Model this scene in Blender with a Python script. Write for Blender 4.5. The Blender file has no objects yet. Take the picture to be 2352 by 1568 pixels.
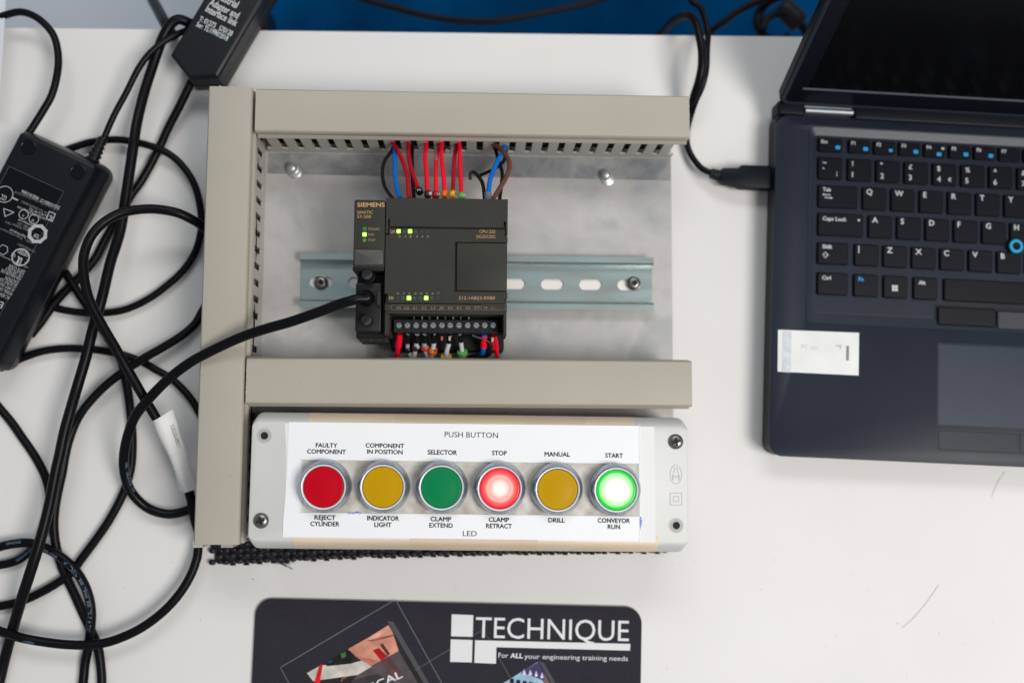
import bpy, bmesh, math, random
from mathutils import Matrix, Vector
random.seed(7)
S = bpy.context.scene
COL = S.collection
MM = 0.001
R = math.radians

# ------------------------------------------------------------------ camera
# world: millimetres (written to the scene in metres); z = 0 is the desk top,
# x runs along the cable ducts, the camera stands 660 mm above the origin.
FPX, PCX, PCY, CAMH = 2287.0, 1176.0, 784.0, 660.0
def cam_basis():
    zc = -Vector((1094.0 - PCX, -(989.0 - PCY), -FPX)).normalized()
    x = Vector((1, 0, 0)); x = (x - zc * x.dot(zc)).normalized(); y = zc.cross(x)
    c, s = math.cos(R(-0.3)), math.sin(R(-0.3))
    return Matrix((c * x + s * y, -s * x + c * y, zc))
CM = cam_basis()
cam_data = bpy.data.cameras.new('camera')
cam = bpy.data.objects.new('camera', cam_data); COL.objects.link(cam)
cam.matrix_world = Matrix.Translation((0, 0, CAMH * MM)) @ CM.to_4x4()
cam_data.lens = FPX / 2352.0 * 36.0; cam_data.sensor_width = 36.0
cam_data.clip_start = 0.01; cam_data.clip_end = 50.0
S.camera = cam
def V(u, v, z=0.0):
    """point of the place, at height z (mm), that lies on the sight line measured at (u, v)"""
    r = CM @ Vector((u - PCX, -(v - PCY), -FPX)); t = (z - CAMH) / r.z
    return Vector((r.x * t, r.y * t, z))
def depth(p):
    c = CM.transposed() @ Vector((p[0], p[1], p[2] - CAMH)); return -c.z
cam_data.dof.use_dof = True
cam_data.dof.focus_distance = depth(V(1014, 1120, 54)) * MM
cam_data.dof.aperture_fstop = 2.6

# ------------------------------------------------------------------ world and lamps
world = bpy.data.worlds.new('World'); S.world = world; world.use_nodes = True
world.node_tree.nodes['Background'].inputs[0].default_value = (0.84, 0.92, 1.0, 1)
world.node_tree.nodes['Background'].inputs[1].default_value = 0.29
def area(name, loc, target, sx, sy, power, colr):
    d = bpy.data.lights.new(name, 'AREA'); d.shape = 'RECTANGLE'; d.size = sx; d.size_y = sy
    d.energy = power; d.color = colr
    o = bpy.data.objects.new(name, d); COL.objects.link(o); o.location = loc
    o.rotation_euler = (Vector(target) - Vector(loc)).to_track_quat('-Z', 'Y').to_euler()
area('ceiling_lamp', (1.02, -0.42, 1.75), (0.05, 0.05, 0), 0.75, 0.75, 31.5, (1.0, 0.96, 0.92))
area('ceiling_lamp', (0.1, 1.6, 2.1), (0, 0, 0), 1.6, 0.6, 18, (0.95, 0.98, 1.0))
S.view_settings.view_transform = 'Standard'
S.view_settings.look = 'None'
S.view_settings.exposure = 0.0
S.view_settings.gamma = 1.0

# ------------------------------------------------------------------ materials
MATS = {}
def lin(c):
    return tuple(((x / 255) / 12.92 if x / 255 <= 0.04045 else ((x / 255 + 0.055) / 1.055) ** 2.4) for x in c)
def mat(name, col, rough=0.5, metal=0.0, var=0.0, vscale=40.0, col2=None, bump=0.0, bscale=600.0, coat=0.0,
        emit=None, estr=0.0, spec=0.5, speck=None, speck_scale=500.0, speck_t=0.72, alpha=1.0, rvar=0.0, stretch=None, trans=0.0):
    if name in MATS: return MATS[name]
    m = bpy.data.materials.new(name); m.use_nodes = True; MATS[name] = m
    nt = m.node_tree; N = nt.nodes; L = nt.links; b = N['Principled BSDF']
    b.inputs['Base Color'].default_value = (*col, 1); b.inputs['Roughness'].default_value = rough
    b.inputs['Metallic'].default_value = metal; b.inputs['Specular IOR Level'].default_value = spec
    b.inputs['Coat Weight'].default_value = coat; b.inputs['Alpha'].default_value = alpha
    b.inputs['Transmission Weight'].default_value = trans
    tc = N.new('ShaderNodeTexCoord'); vec = tc.outputs['Object']
    if stretch:
        mp = N.new('ShaderNodeMapping'); mp.inputs['Scale'].default_value = stretch
        L.new(vec, mp.inputs[0]); vec = mp.outputs[0]
    cur = None
    if var > 0:
        n = N.new('ShaderNodeTexNoise'); n.inputs['Scale'].default_value = vscale; n.inputs['Detail'].default_value = 6
        L.new(vec, n.inputs['Vector'])
        ramp = N.new('ShaderNodeValToRGB'); L.new(n.outputs['Fac'], ramp.inputs[0])
        ramp.color_ramp.elements[0].position = 0.3; ramp.color_ramp.elements[1].position = 0.7
        c2 = col2 or tuple(x * (1 - var) for x in col)
        ramp.color_ramp.elements[0].color = (*c2, 1); ramp.color_ramp.elements[1].color = (*tuple(min(1, x * (1 + var * .5)) for x in col), 1)
        cur = ramp.outputs[0]
        if rvar > 0:
            mr = N.new('ShaderNodeMapRange'); L.new(n.outputs['Fac'], mr.inputs[0])
            mr.inputs[1].default_value = 0.3; mr.inputs[2].default_value = 0.7
            mr.inputs[3].default_value = rough + rvar; mr.inputs[4].default_value = max(0.02, rough - rvar)
            L.new(mr.outputs[0], b.inputs['Roughness'])
    if speck:
        n2 = N.new('ShaderNodeTexNoise'); n2.inputs['Scale'].default_value = speck_scale; n2.inputs['Detail'].default_value = 2
        L.new(vec, n2.inputs['Vector'])
        r2 = N.new('ShaderNodeValToRGB'); L.new(n2.outputs['Fac'], r2.inputs[0])
        r2.color_ramp.elements[0].position = speck_t; r2.color_ramp.elements[1].position = min(1, speck_t + 0.04)
        r2.color_ramp.elements[0].color = (0, 0, 0, 1); r2.color_ramp.elements[1].color = (1, 1, 1, 1)
        mx = N.new('ShaderNodeMix'); mx.data_type = 'RGBA'
        L.new(r2.outputs[0], mx.inputs[0])
        if cur: L.new(cur, mx.inputs[6])
        else: mx.inputs[6].default_value = (*col, 1)
        mx.inputs[7].default_value = (*speck, 1); cur = mx.outputs[2]
    if cur: L.new(cur, b.inputs['Base Color'])
    if bump > 0:
        n3 = N.new('ShaderNodeTexNoise'); n3.inputs['Scale'].default_value = bscale; n3.inputs['Detail'].default_value = 3
        L.new(vec, n3.inputs['Vector'])
        bp = N.new('ShaderNodeBump'); bp.inputs['Strength'].default_value = bump; bp.inputs['Distance'].default_value = 0.0004
        L.new(n3.outputs['Fac'], bp.inputs['Height']); L.new(bp.outputs[0], b.inputs['Normal'])
    if emit:
        b.inputs['Emission Color'].default_value = (*emit, 1); b.inputs['Emission Strength'].default_value = estr
    return m
def lit_lens(name, stops, strength, radius):
    """a lamp lens lit from behind: the glow falls off from the lamp in its middle"""
    m = bpy.data.materials.new(name); m.use_nodes = True
    nt = m.node_tree; N = nt.nodes; L = nt.links; b = N['Principled BSDF']
    tc = N.new('ShaderNodeTexCoord'); mp = N.new('ShaderNodeMapping'); mp.inputs['Scale'].default_value = (1 / radius, 1 / radius, 0)
    ln = N.new('ShaderNodeVectorMath'); ln.operation = 'LENGTH'
    L.new(tc.outputs['Object'], mp.inputs[0]); L.new(mp.outputs[0], ln.inputs[0])
    cr = N.new('ShaderNodeValToRGB'); L.new(ln.outputs['Value'], cr.inputs[0])
    cr.color_ramp.elements[0].position = stops[0][0]; cr.color_ramp.elements[0].color = (*stops[0][1], 1)
    cr.color_ramp.elements[1].position = stops[-1][0]; cr.color_ramp.elements[1].color = (*stops[-1][1], 1)
    for p, c in stops[1:-1]:
        e = cr.color_ramp.elements.new(p); e.color = (*c, 1)
    L.new(cr.outputs[0], b.inputs['Emission Color']); b.inputs['Emission Strength'].default_value = strength
    b.inputs['Base Color'].default_value = (*[c * .3 for c in stops[-1][1]], 1); b.inputs['Roughness'].default_value = 0.25
    return m

def mottled(name, stops, scale, rough, metal):
    m = bpy.data.materials.new(name); m.use_nodes = True; MATS[name] = m
    nt = m.node_tree; N = nt.nodes; L = nt.links; b = N['Principled BSDF']
    tc = N.new('ShaderNodeTexCoord'); a = N.new('ShaderNodeTexNoise'); c = N.new('ShaderNodeTexNoise')
    a.inputs['Scale'].default_value = scale; a.inputs['Detail'].default_value = 8; a.inputs['Roughness'].default_value = 0.62; a.inputs['Distortion'].default_value = 0.5
    c.inputs['Scale'].default_value = scale * 6; c.inputs['Detail'].default_value = 5
    L.new(tc.outputs['Object'], a.inputs['Vector']); L.new(tc.outputs['Object'], c.inputs['Vector'])
    mx = N.new('ShaderNodeMath'); mx.operation = 'MULTIPLY_ADD'; mx.inputs[1].default_value = 0.25
    sb = N.new('ShaderNodeMath'); sb.operation = 'SUBTRACT'; sb.inputs[1].default_value = 0.125
    L.new(c.outputs['Fac'], mx.inputs[0]); L.new(a.outputs['Fac'], mx.inputs[2]); L.new(mx.outputs[0], sb.inputs[0])
    cr = N.new('ShaderNodeValToRGB'); L.new(sb.outputs[0], cr.inputs[0])
    cr.color_ramp.elements[0].position = stops[0][0]; cr.color_ramp.elements[0].color = (*stops[0][1], 1)
    cr.color_ramp.elements[1].position = stops[-1][0]; cr.color_ramp.elements[1].color = (*stops[-1][1], 1)
    for p, q in stops[1:-1]: e = cr.color_ramp.elements.new(p); e.color = (*q, 1)
    L.new(cr.outputs[0], b.inputs['Base Color']); b.inputs['Metallic'].default_value = metal
    mr = N.new('ShaderNodeMapRange'); L.new(c.outputs['Fac'], mr.inputs[0]); mr.inputs[1].default_value = .3; mr.inputs[2].default_value = .7
    mr.inputs[3].default_value = rough - .06; mr.inputs[4].default_value = rough + .1; L.new(mr.outputs[0], b.inputs['Roughness'])
    return m
M_desk = mat('white_laminate', (0.735, 0.715, 0.695), 0.6, var=0.04, vscale=7, bump=0.03, bscale=900, spec=.2)
M_floor = mat('pale_floor', (0.66, 0.70, 0.76), 0.7, var=0.06, vscale=4, spec=.2)
M_blue = mat('blue_fabric', (0.0, 0.06, 0.18), 1.0, var=0.5, vscale=9, bump=0.6, bscale=900, spec=0.03)
M_duct = mat('grey_pvc', (0.41, 0.378, 0.313), 0.42, var=0.03, vscale=25, bump=0.05, bscale=1200, spec=.3, speck=(0.25, 0.22, 0.18), speck_scale=420, speck_t=0.76)
M_ductin = mat('grey_pvc_wall', (0.46, 0.43, 0.40), 0.45, var=0.03, vscale=25)
M_cut = mat('cut_pvc_edge', (0.78, 0.74, 0.66), 0.8)
M_alu = mottled('aluminium_sheet', [(0.34, (0.325, 0.33, 0.34)), (0.46, (0.415, 0.40, 0.385)), (0.56, (0.47, 0.445, 0.42)), (0.66, (0.37, 0.37, 0.365))], 11, 0.5, 0.12)
M_darkband = mottled('dark_band_metal', [(0.36, (0.15, 0.16, 0.175)), (0.47, (0.215, 0.22, 0.23)), (0.58, (0.30, 0.295, 0.29)), (0.68, (0.19, 0.20, 0.215))], 20, 0.5, 0.2)
M_zinc = mat('zinc_rail', (0.58, 0.625, 0.57), 0.28, metal=0.9, var=0.3, vscale=40, col2=(0.28, 0.39, 0.41), stretch=(0.4, 2.6, 1), rvar=0.1)
M_steel = mat('steel', (0.62, 0.63, 0.62), 0.28, metal=0.9, var=0.2, vscale=200)
M_steeldark = mat('dark_steel', (0.25, 0.235, 0.22), 0.33, metal=0.9, var=0.3, vscale=300)
M_plc = mat('charcoal_plastic', (0.036, 0.035, 0.029), 0.5, var=0.12, vscale=60, bump=0.1, bscale=2500, spec=.18, speck=(0.10, 0.095, 0.085), speck_scale=1300, speck_t=0.76)
M_plcd = mat('black_plastic', (0.009, 0.009, 0.010), 0.45, bump=0.1, bscale=2000, spec=.25)
M_term = mat('terminal_plastic', (0.02, 0.02, 0.026), 0.42, spec=.3)
M_void = mat('dark_recess', (0.006, 0.006, 0.006), 0.8)
M_pcb = mat('green_board', (0.01, 0.07, 0.03), 0.5)
M_gold = mat('gold_print', (0.50, 0.30, 0.10), 0.6)
M_goldd = mat('faded_gold_print', (0.30, 0.22, 0.13), 0.6)
M_ledon = mat('lit_led', (0.3, 0.8, 0.05), 0.3, emit=(0.47, 1.0, 0.08), estr=1.25)
M_ledhot = mat('lit_led_core', (0.6, 0.9, 0.2), 0.3, emit=(0.8, 1.0, 0.3), estr=1.3)
M_leddim = mat('dim_led', (0.03, 0.13, 0.02), 0.35, emit=(0.12, 0.4, 0.03), estr=0.28)
M_ledoff = mat('unlit_led', (0.035, 0.075, 0.03), 0.35)
M_ledoffd = mat('unlit_led_dark', (0.03, 0.033, 0.027), 0.4)
M_box = mat('light_grey_enclosure', (0.60, 0.60, 0.575), 0.45, var=0.04, vscale=30, bump=0.08, bscale=1500)
M_boxwin = mat('grubby_enclosure', (0.66, 0.63, 0.58), 0.5, var=0.1, vscale=85, col2=(0.34, 0.30, 0.25), speck=(0.1, 0.09, 0.08), speck_scale=700, speck_t=0.74)
M_tape = mat('masking_tape', (0.74, 0.605, 0.45), 0.55, var=0.12, vscale=35, stretch=(0.4, 3, 1), bump=0.2, bscale=500)
M_paper = mat('white_card', (0.84, 0.845, 0.86), 0.5, var=0.02, vscale=20)
M_paper2 = mat('card_underlay', (0.76, 0.755, 0.74), 0.5)
M_ink = mat('dark_green_ink', (0.004, 0.014, 0.012), 0.6, spec=.1)
M_inkblue = mat('blue_pen', (0.02, 0.16, 0.6), 0.5)
M_clear = mat('clear_sleeve', (0.9, 0.92, 0.93), 0.08, alpha=0.22)
M_bezel = mat('silver_plastic', (0.36, 0.40, 0.45), 0.27, metal=0.8, var=0.05, vscale=60)
M_bezelr = mat('pale_ring', (0.74, 0.76, 0.78), 0.3, metal=0.1)
M_lred = mat('red_lens', (0.50, 0.0, 0.010), 0.35, spec=.15)
M_lyel = mat('amber_lens', (0.50, 0.28, 0.0), 0.35, spec=.15)
M_lgrn = mat('green_lens', (0.0, 0.20, 0.065), 0.35, spec=.2)
M_lredon = lit_lens('lit_red_lens', [(0.0, (1, .95, .9)), (0.28, (1, .88, .82)), (0.52, (1.0, 0.42, 0.35)), (0.62, (1.0, 0.5, 0.45)), (0.72, (0.95, 0.17, 0.15)), (0.88, (0.85, 0.05, 0.06)), (0.95, (0.8, 0.0, 0.02)), (1.0, (0.55, 0.0, 0.01))], 1.05, 0.0118)
M_lgrnon = lit_lens('lit_green_lens', [(0.0, (.95, 1, .9)), (0.5, (.93, 1, .9)), (0.62, (.66, 1.0, .56)), (0.82, (.34, .88, .30)), (0.87, (.01, .56, .05)), (1.0, (0.0, 0.40, 0.03))], 1.12, 0.0118)
M_cord = mat('black_cord', (0.0045, 0.0042, 0.006), 0.36, var=0.2, vscale=60, bump=0.05, bscale=900, spec=.13, speck=(0.05, 0.05, 0.055), speck_scale=520, speck_t=0.80)
M_cordglossy = mat('glossy_black_cord', (0.0045, 0.0045, 0.006), 0.30, var=0.2, vscale=60, spec=.13, speck=(0.08, 0.08, 0.08), speck_scale=400, speck_t=0.80)
M_cordprint = mat('pale_blue_print', (0.14, 0.23, 0.33), 0.6)
M_adapt = mat('adapter_shell', (0.0045, 0.0055, 0.009), 0.34, var=0.15, vscale=50, bump=0.12, bscale=1500, spec=.25)
M_adaptlab = mat('adapter_label', (0.0035, 0.0035, 0.006), 0.28, spec=.2)
M_silver = mat('silver_print', (0.42, 0.43, 0.44), 0.5)
M_white = mat('white_print', (0.62, 0.68, 0.68), 0.6)
M_lap = mat('laptop_soft_touch', (0.0135, 0.0190, 0.0315), 0.38, var=0.22, vscale=14, bump=0.05, bscale=2500, spec=.19)
M_laprim = mat('laptop_rim', (0.018, 0.026, 0.038), 0.36, spec=.25)
M_lapside = mat('laptop_side', (0.03, 0.027, 0.03), 0.5, spec=.2)
M_key = mat('key_cap', (0.0045, 0.0050, 0.0085), 0.34, var=0.1, vscale=90, spec=.18)
M_bezl = mat('lid_bezel', (0.004, 0.006, 0.010), 0.42, spec=.13)
M_scr = mat('dark_screen', (0.0022, 0.0024, 0.003), 0.16, spec=0.35, speck=(0.05, 0.05, 0.05), speck_scale=600, speck_t=0.79)
M_scredge = mat('screen_edge', (0.12, 0.12, 0.15), 0.4)
M_hinge = mat('hinge_metal', (0.28, 0.33, 0.36), 0.45, metal=0.8)
M_legend = mat('white_legend', (0.47, 0.50, 0.50), 0.5)
M_cyan = mat('cyan_legend', (0.0, 0.30, 0.62), 0.5)
M_stick = mat('worn_white_sticker', (0.73, 0.73, 0.71), 0.5, var=0.07, vscale=60)
M_fade = mat('faded_ink', (0.55, 0.545, 0.53), 0.6)
M_faded = mat('worn_ink', (0.20, 0.20, 0.20), 0.6)
M_pad = mat('mouse_mat_surface', (0.024, 0.022, 0.030), 0.8, var=0.12, vscale=60, bump=0.3, bscale=3000, spec=.2, speck=(0.034, 0.032, 0.04), speck_scale=1500, speck_t=0.62)
M_padedge = mat('mouse_mat_foam', (0.30, 0.30, 0.28), 0.9)
M_padwhite = mat('mat_white_print', (0.70, 0.70, 0.71), 0.7)
M_padline = mat('mat_grey_print', (0.13, 0.13, 0.15), 0.7)
M_padline2 = mat('mat_faint_print', (0.055, 0.054, 0.062), 0.7)
M_mesh = mat('black_rubber_weave', (0.015, 0.014, 0.019), 0.5, var=0.5, vscale=260, bump=0.3, bscale=900, spec=.4)
M_sleeve = mat('white_wrap_label', (0.66, 0.65, 0.63), 0.5, var=0.1, vscale=50, bump=0.5, bscale=160)
M_wrap2 = mat('dirty_paper', (0.55, 0.50, 0.42), 0.7)
M_black = mat('black_print', (0.012, 0.012, 0.014), 0.5)
def plastic(name, c, rough=0.35): return mat(name, c, rough, spec=.25)
W_red = plastic('red_wire', (0.86, 0.004, 0.028)); W_dred = plastic('dark_red_wire', (0.42, 0.003, 0.012))
W_blue = plastic('blue_wire', (0.0, 0.14, 0.56)); W_brown = plastic('brown_wire', (0.13, 0.05, 0.03))
W_black = plastic('black_wire', (0.006, 0.007, 0.008)); W_grey = plastic('grey_wire', (0.40, 0.42, 0.45)); W_greyl = plastic('pale_grey_wire', (0.58, 0.60, 0.62))
B_or = plastic('orange_marker', (0.85, 0.17, 0.01)); B_ye = plastic('yellow_marker', (0.75, 0.42, 0.02)); B_gr = plastic('green_marker', (0.14, 0.45, 0.12))
B_rd = plastic('red_marker', (0.33, 0.02, 0.02)); B_br = plastic('brown_marker', (0.07, 0.022, 0.02)); B_bk = plastic('black_marker', (0.006, 0.006, 0.008)); B_lr = plastic('light_red_marker', (0.5, 0.05, 0.04))

# ------------------------------------------------------------------ scene graph helpers
WM = {}
def thing(name, label, cat, loc=(0, 0, 0), rot=0.0, group=None):
    o = bpy.data.objects.new(name, None); COL.objects.link(o); o.empty_display_size = 0.02
    m = Matrix.Translation(Vector(loc) * MM) @ Matrix.Rotation(rot, 4, 'Z')
    o.matrix_basis = m; WM[o] = m
    o['label'] = label; o['category'] = cat
    if group: o['group'] = group
    return o
class MB:
    def __init__(s): s.v = []; s.f = []
    def add(s, vs, fs):
        n = len(s.v); s.v += [tuple(p) for p in vs]; s.f += [tuple(i + n for i in f) for f in fs]; return s
    def box(s, x0, x1, y0, y1, z0, z1):
        return s.slab([(x0, y0), (x1, y0), (x1, y1), (x0, y1)], z0, z1)
    def slab(s, poly, z0, z1, ch=0.0, cz=None, steps=1, mx=1.0):
        """prism over a counter-clockwise outline, its upper rim eased by ch"""
        cz = ch if cz is None else cz
        rings = [[(x, y, z0) for x, y in poly]]
        if ch > 0:
            for k in range(steps + 1):
                a = math.pi / 2 * k / steps
                q = inset(poly, ch * (1 - math.cos(a))); rings.append([(x, y, z1 - cz + cz * math.sin(a)) for x, y in q])
        else: rings.append([(x, y, z1) for x, y in poly])
        return s.loft(rings, True, True)
    def loft(s, rings, cap0=True, cap1=True, closed=True):
        n = len(rings[0]); vs = [p for r in rings for p in r]; fs = []
        for k in range(len(rings) - 1):
            for i in range(n if closed else n - 1):
                j = (i + 1) % n; fs.append((k * n + i, k * n + j, (k + 1) * n + j, (k + 1) * n + i))
        if cap0: fs.append(tuple(reversed(range(n))))
        if cap1: fs.append(tuple((len(rings) - 1) * n + i for i in range(n)))
        return s.add(vs, fs)
    def lathe(s, cx, cy, prof, seg=32, cap0=True, cap1=True):
        return s.loft([[(cx + r * math.cos(2 * math.pi * i / seg), cy + r * math.sin(2 * math.pi * i / seg), z) for i in range(seg)] for r, z in prof], cap0, cap1)
    def tube(s, pts, r, seg=14, cap=True, rf=None):
        pts = [Vector(p) for p in pts]; n = len(pts); rings = []
        up = Vector((0, 0, 1)); t0 = (pts[1] - pts[0]).normalized()
        nrm = up - t0 * up.dot(t0)
        if nrm.length < 0.1: nrm = Vector((0, 1, 0)) - t0 * t0.y
        nrm.normalize()
        for i in range(n):
            t = (pts[min(i + 1, n - 1)] - pts[max(i - 1, 0)]).normalized()
            nrm = (nrm - t * nrm.dot(t)).normalized(); b = t.cross(nrm)
            rr = r if rf is None else r * rf(i / (n - 1))
            rings.append([tuple(pts[i] + (nrm * math.cos(a) + b * math.sin(a)) * rr) for a in [2 * math.pi * k / seg for k in range(seg)]])
        return s.loft(rings, cap, cap)
def inset(poly, d):
    n = len(poly); out = []
    for i in range(n):
        p0, p1, p2 = Vector(poly[i - 1][:2]), Vector(poly[i][:2]), Vector(poly[(i + 1) % n][:2])
        a = (p1 - p0).normalized(); b = (p2 - p1).normalized()
        na = Vector((-a.y, a.x)); nb = Vector((-b.y, b.x)); m = na + nb
        k = max(0.25, m.length_squared / 2)
        out.append(tuple(p1 + m * (d / k) * 1.0 if m.length > 0.1 else p1 + na * d))
    return out
def rrect(x0, y0, x1, y1, r, n=5):
    pts = []
    for cx, cy, a0 in ((x1 - r, y0 + r, -90), (x1 - r, y1 - r, 0), (x0 + r, y1 - r, 90), (x0 + r, y0 + r, 180)):
        for k in range(n + 1):
            a = R(a0 + 90 * k / n); pts.append((cx + r * math.cos(a), cy + r * math.sin(a)))
    return pts
def circ(cx, cy, r, n=24, ry=None):
    ry = ry or r
    return [(cx + r * math.cos(2 * math.pi * k / n), cy + ry * math.sin(2 * math.pi * k / n)) for k in range(n)]
def rot2(poly, ang, c=(0, 0)):
    ca, sa = math.cos(ang), math.sin(ang)
    return [(c[0] + (x - c[0]) * ca - (y - c[1]) * sa, c[1] + (x - c[0]) * sa + (y - c[1]) * ca) for x, y in poly]
def holed(outer, holes, z0, z1, bev=0.0):
    """flat plate with real holes, thickness z0..z1"""
    cu = bpy.data.curves.new('t', 'CURVE'); cu.dimensions = '2D'; cu.fill_mode = 'BOTH'
    for lp in [outer] + holes:
        sp = cu.splines.new('POLY'); sp.points.add(len(lp) - 1); sp.use_cyclic_u = True
        for p, q in zip(sp.points, lp): p.co = (q[0], q[1], 0, 1)
    cu.extrude = (z1 - z0) / 2 - bev; cu.bevel_depth = bev; cu.bevel_resolution = 1
    if bev: cu.offset = -bev
    o = bpy.data.objects.new('t', cu); me = bpy.data.meshes.new_from_object(o)
    mb = MB(); mb.add([(v.co.x, v.co.y, v.co.z + (z0 + z1) / 2) for v in me.vertices], [tuple(p.vertices) for p in me.polygons])
    bpy.data.objects.remove(o); bpy.data.curves.remove(cu); bpy.data.meshes.remove(me); return mb
def part(name, mb, m, parent=None, label=None, fr=None, smooth=35, stuff=False):
    """one mesh object; coordinates of mb are in mm in the frame fr (default: the world)"""
    vs = [Vector(p) for p in mb.v]
    if fr is not None: vs = [fr @ p for p in vs]
    lo = Vector((min(p.x for p in vs), min(p.y for p in vs), min(p.z for p in vs)))
    hi = Vector((max(p.x for p in vs), max(p.y for p in vs), max(p.z for p in vs)))
    rot = WM[parent].to_3x3().to_4x4() if parent is not None else Matrix()
    mw = Matrix.Translation((lo + hi) / 2 * MM) @ rot
    inv = mw.inverted()
    me = bpy.data.meshes.new(name); me.from_pydata([inv @ (p * MM) for p in vs], [], mb.f); me.update()
    bm = bmesh.new(); bm.from_mesh(me); bmesh.ops.remove_doubles(bm, verts=bm.verts, dist=1e-7)
    if len(bm.faces) < 60000: bmesh.ops.recalc_face_normals(bm, faces=bm.faces)
    bm.to_mesh(me); bm.free()
    me.materials.append(m)
    if smooth:
        for p in me.polygons: p.use_smooth = True
        me.set_sharp_from_angle(angle=R(smooth))
    o = bpy.data.objects.new(name, me); COL.objects.link(o); WM[o] = mw
    if parent is not None:
        o.parent = parent; o.matrix_basis = WM[parent].inverted() @ mw
    else: o.matrix_basis = mw
    if label: o['label'] = label
    if stuff: o['kind'] = 'stuff'
    return o
def solo(name, mb, m, label, cat, group=None, **k):
    o = part(name, mb, m, None, label, **k); o['category'] = cat
    if group: o['group'] = group
    return o
def structure(name, mb, m):
    o = part(name, mb, m); o['kind'] = 'structure'; return o
def spline(pts, step=2.5):
    """smooth curve through the points"""
    P = [Vector(p) for p in pts]; P = [2 * P[0] - P[1]] + P + [2 * P[-1] - P[-2]]; out = []
    for i in range(1, len(P) - 2):
        a, b, c, d = P[i - 1:i + 3]; n = max(2, int((c - b).length / step))
        for k in range(n):
            t = k / n; out.append(0.5 * ((2 * b) + (c - a) * t + (2 * a - 5 * b + 4 * c - d) * t * t + (3 * b - a - 3 * c + d) * t ** 3))
    out.append(P[-2]); return out
def path(pts, z=None):
    return [V(p[0], p[1], p[2] if len(p) > 2 else z) for p in pts]

FONT_CACHE = {}
def glyphs(s, off=0.0):
    key = (s, off)
    if key not in FONT_CACHE:
        cu = bpy.data.curves.new('t', 'FONT'); cu.body = s; cu.resolution_u = 3; cu.offset = off; cu.fill_mode = 'FRONT'
        o = bpy.data.objects.new('t', cu); me = bpy.data.meshes.new_from_object(o)
        FONT_CACHE[key] = ([v.co.copy() for v in me.vertices], [tuple(p.vertices) for p in me.polygons])
        bpy.data.objects.remove(o); bpy.data.curves.remove(cu); bpy.data.meshes.remove(me)
    return FONT_CACHE[key]
CAP = None
def tx(mb, s, a, b, h, off=0.0, up=None, nrm=None):
    """letters of s set on the line a -> b (mm, 3-D), capitals h mm high"""
    global CAP
    if CAP is None: CAP = max(v.y for v in glyphs('H')[0])
    bold = max(0.0, off); vs, fs = glyphs(s, 0.0)
    if not vs: return mb
    x0 = min(v.x for v in vs); x1 = max(v.x for v in vs); a = Vector(a); b = Vector(b)
    d = b - a; n = Vector(nrm or (0, 0, 1)); u = n.cross(d).normalized() if up is None else Vector(up)
    if bold > 0:                      # heavier strokes: the outline repeated a hair to each side
        e = d.normalized() * h * bold * 1.6; a2, d2 = a + e, d - 2 * e
        for k, (ox, oy) in enumerate(((-1, 0), (1, 0), (0, .8), (0, -.8))):
            mb.add([tuple(a2 + e * ox + u * (h * bold * 1.6 * oy) + n * (.004 * (k + 1)) + d2 * ((v.x - x0) / (x1 - x0)) + u * (v.y / CAP * h)) for v in vs], fs)
        return mb
    return mb.add([tuple(a + d * ((v.x - x0) / (x1 - x0)) + u * (v.y / CAP * h)) for v in vs], fs)
def tc(mb, s, c, h, ang=0.0, off=0.0, squeeze=1.0, align='c'):
    """letters centred on c, or starting there"""
    global CAP
    if CAP is None: CAP = max(v.y for v in glyphs('H')[0])
    vs, fs = glyphs(s, off); k = h / CAP
    x0 = min(v.x for v in vs); x1 = max(v.x for v in vs); w = (x1 - x0) * k * squeeze
    d = Vector((math.cos(ang), math.sin(ang), 0)); u = Vector((-d.y, d.x, 0)); c = Vector(c)
    st = c - d * w / 2 - u * h / 2 if align == 'c' else c
    return tx(mb, s, st, st + d * w, h, off)
def text(name, s, a, b, h, m, parent, off=0.0, **k):
    return part(name, tx(MB(), s, a, b, h, off), m, parent, smooth=0, **k)

def Zoom(ox, oy, sc, du=0.0, dv=0.0):
    k = 0.6125
    return lambda zx, zy, z=0.0: V((ox + zx / sc) * k, (oy + zy / sc) * k, z)
ZA = Zoom(1280, 700, 3.36); ZB = Zoom(1280, 1000, 3.36); ZL = Zoom(880, 1500, 2.6133); ZR = Zoom(1750, 1500, 2.6133)
ZW = Zoom(900, 300, 2.6133); ZX = Zoom(1700, 300, 2.352); ZM = Zoom(1020, 2230, 2.1778); ZN = Zoom(900, 2160, 1.47)
ZI = Zoom(600, 0, 5.2267); ZT = Zoom(0, 640, 2.6133)

# ------------------------------------------------------------------ setting
structure('floor', MB().box(-2200, 2200, -1400, 2200, -760, -740), M_floor)
desk = thing('desk', 'white laminate desk carrying the wiring panel and laptop', 'desk', (-100, 0, -30))
e0, e1 = V(0, 62, 0), V(1845, 84, 0); sl = (e1.y - e0.y) / (e1.x - e0.x)
def edge_y(x): return e0.y + sl * (x - e0.x)
part('tabletop', MB().slab([(-800, -500), (750, -500), (750, edge_y(750)), (-800, edge_y(-800))], -25, 0, 1.2, steps=3), M_desk, desk)
hair = spline([V(2072, 1441, .25), V(2098, 1418, .25), V(2130, 1380, .3), V(2156, 1342, .25)])
part('scratch', MB().tube(hair, 0.13, 5), mat('scratch_mark', (0.52, 0.49, 0.46), 0.7), desk)
hair = spline([V(2277, 1143, .2), V(2290, 1110, .2), V(2308, 1082, .2)])
part('scratch', MB().tube(hair, 0.12, 5), MATS['scratch_mark'], desk)
dust = MB()
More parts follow.
